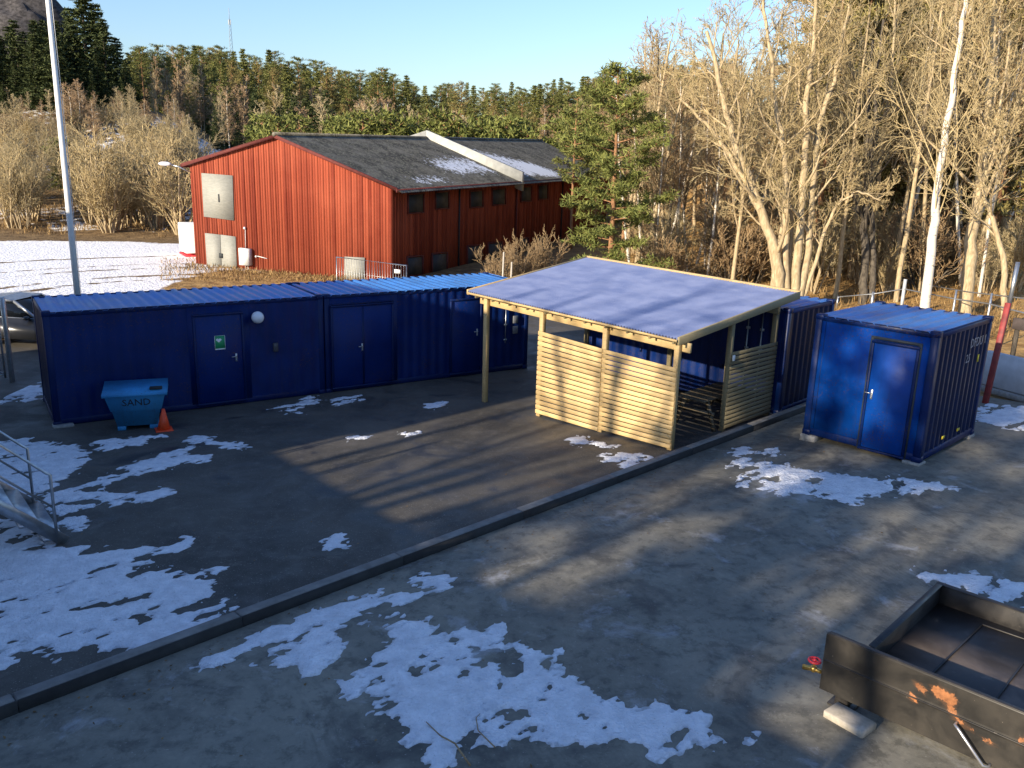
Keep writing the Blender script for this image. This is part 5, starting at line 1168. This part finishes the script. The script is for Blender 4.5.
# dry grass and fallen leaves as ground cover
def blades(name, label, cat, pts, hmin, hmax, mat, seed, w=.012):
    g = np.random.default_rng(seed); n = len(pts); C = np.asarray(pts, float); hh_ = g.uniform(hmin, hmax, (n, 1)); d = npunit(np.concatenate([g.normal(size=(n, 2))*.45, np.ones((n, 1))], 1))*hh_/2
    Wv = npunit(np.concatenate([g.normal(size=(n, 2)), np.zeros((n, 1))], 1))*w; m = MB(); quads(m, C+d, d, Wv, g.random(n)); o = m.obj(name, mat); o['kind'] = 'stuff'; tag(o, label, cat); return o
g_ = np.random.default_rng(88)
def scatter(n, f):
    out = []
    while len(out) < n:
        p = f()
        if p is not None: out.append(p)
    return out
def f_barn():
    px, py = g_.uniform(160, 345), g_.uniform(258, 286)
    if px < 200 and py < 262: return None
    P = at_z(px, py, -.2); q = bl(P)
    if q[1] > -.1 and 0 < q[0] < W_: 
        P = np.array([A[0], A[1], 0]); s = g_.uniform(0, W_); d = g_.uniform(.1, 2.2); P = np.array([A[0]+ab[0]*s-pp[0]*d, A[1]+ab[1]*s-pp[1]*d, 0])
    return (P[0], P[1], float(T(P[0], P[1])))
blades('dry_grass', 'dry yellow grass in front of the red barn gable', 'grass', scatter(2600, f_barn), .06, .30, M['dead'], 5, .02)
def f_bank():
    x, y = g_.uniform(-60, -12), g_.uniform(60, 84); 
    if vnoise(np.array([x*.18]), np.array([y*.18]), 66, 3)[0] < .47: return None
    return (x, y, float(T(x, y)))
blades('dry_grass', 'brown dead grass on the bank beyond the snowy road', 'grass', scatter(9000, f_bank), .2, .6, M['dead'], 6, .03)
def f_wood():
    px = g_.uniform(620, 1040); P = at_depth(px, 200, g_.uniform(30, 62)); return (P[0], P[1], float(T(P[0], P[1])))
blades('dry_grass', 'dry grass and fallen twigs on the floor of the wood', 'grass', scatter(12000, f_wood), .1, .55, M['dead'], 7, .02)

# ------------------------------------------------------------------ unseen trees added behind the viewer to cast shadows across the yard
SHADE = [('spruce2', -36, .3, 15.0, 1.0), ('pine1', -33, 1.8, 15.5, .9), ('spruce2', -39, 3.6, 16.8, 1.1), ('pine2', -34, 5.0, 15.5, .9), ('spruce1', -37, 10.4, 14.5, 1.0), ('spruce2', -41, 12.5, 18.0, 1.4), ('spruce1', -38, 16, 17.5, 1.5), ('spruce2', -42, 20, 19, 1.7), ('spruce1', -42, 25, 19, 1.7)]
for k, u, v, h, w in SHADE:
    p = uv(u, v); plant(k, p[0], p[1], h, 'unseen tall conifer added behind the viewer to shade the yard', 'tree', 'added conifers behind the viewer', wide=w, z=0)
for k, u, v, h, w, nc in (('aspen1', -34, -1.9, 15, 1.3, True), ('aspen3', -31, -.7, 14, 1.3, True), ('birch1', -36, -5.0, 15, 2.2, True), ('birch2', -33, -4.3, 14, 2.4, True), ('birch1', -38, -3.5, 15, 2.4, True), ('birch2', -35, -2.8, 15, 2.0, True), ('aspen3', -35, 6.4, 15, 1.2, True), ('birch1', -33, 7.8, 15, 2.4, True)):
    p = uv(u, v); plant(k, p[0], p[1], h, 'unseen bare tree added behind the viewer to streak the yard with shadow', 'tree', 'added bare trees behind the viewer', z=0, no_crown=nc, wide=w)

# dead leaves and litter blown over the yard
n = 900; g_ = np.random.default_rng(15); lu, lv = g_.uniform(-14, 8, n), np.where(g_.random(n) < .45, g_.normal(.75, .35, n), g_.uniform(-9, 9, n)); LX, LY = P0[0]+lu*UU[0]+lv*VV[0], P0[1]+lu*UU[1]+lv*VV[1]
ok = (np.abs(lv-.38) > .16); LX, LY = LX[ok], LY[ok]; C_ = np.stack([LX, LY, gz(LX, LY)+.012], 1); n = len(C_); D_ = npunit(np.stack([g_.normal(size=n), g_.normal(size=n), g_.normal(size=n)*.15], 1))*g_.uniform(.012, .032, (n, 1)); W2 = npunit(np.cross(D_, np.array([[0, .15, 1.0]])))*g_.uniform(.007, .018, (n, 1))
lf_ = MB(); quads(lf_, C_, D_, W2, g_.random(n)); lo = lf_.obj('fallen_leaves', mat_needle('dead_leaf', (.07, .04, .02), (.26, .16, .07))); lo['kind'] = 'stuff'; tag(lo, 'small dead leaves and litter scattered over the yard', 'leaves')
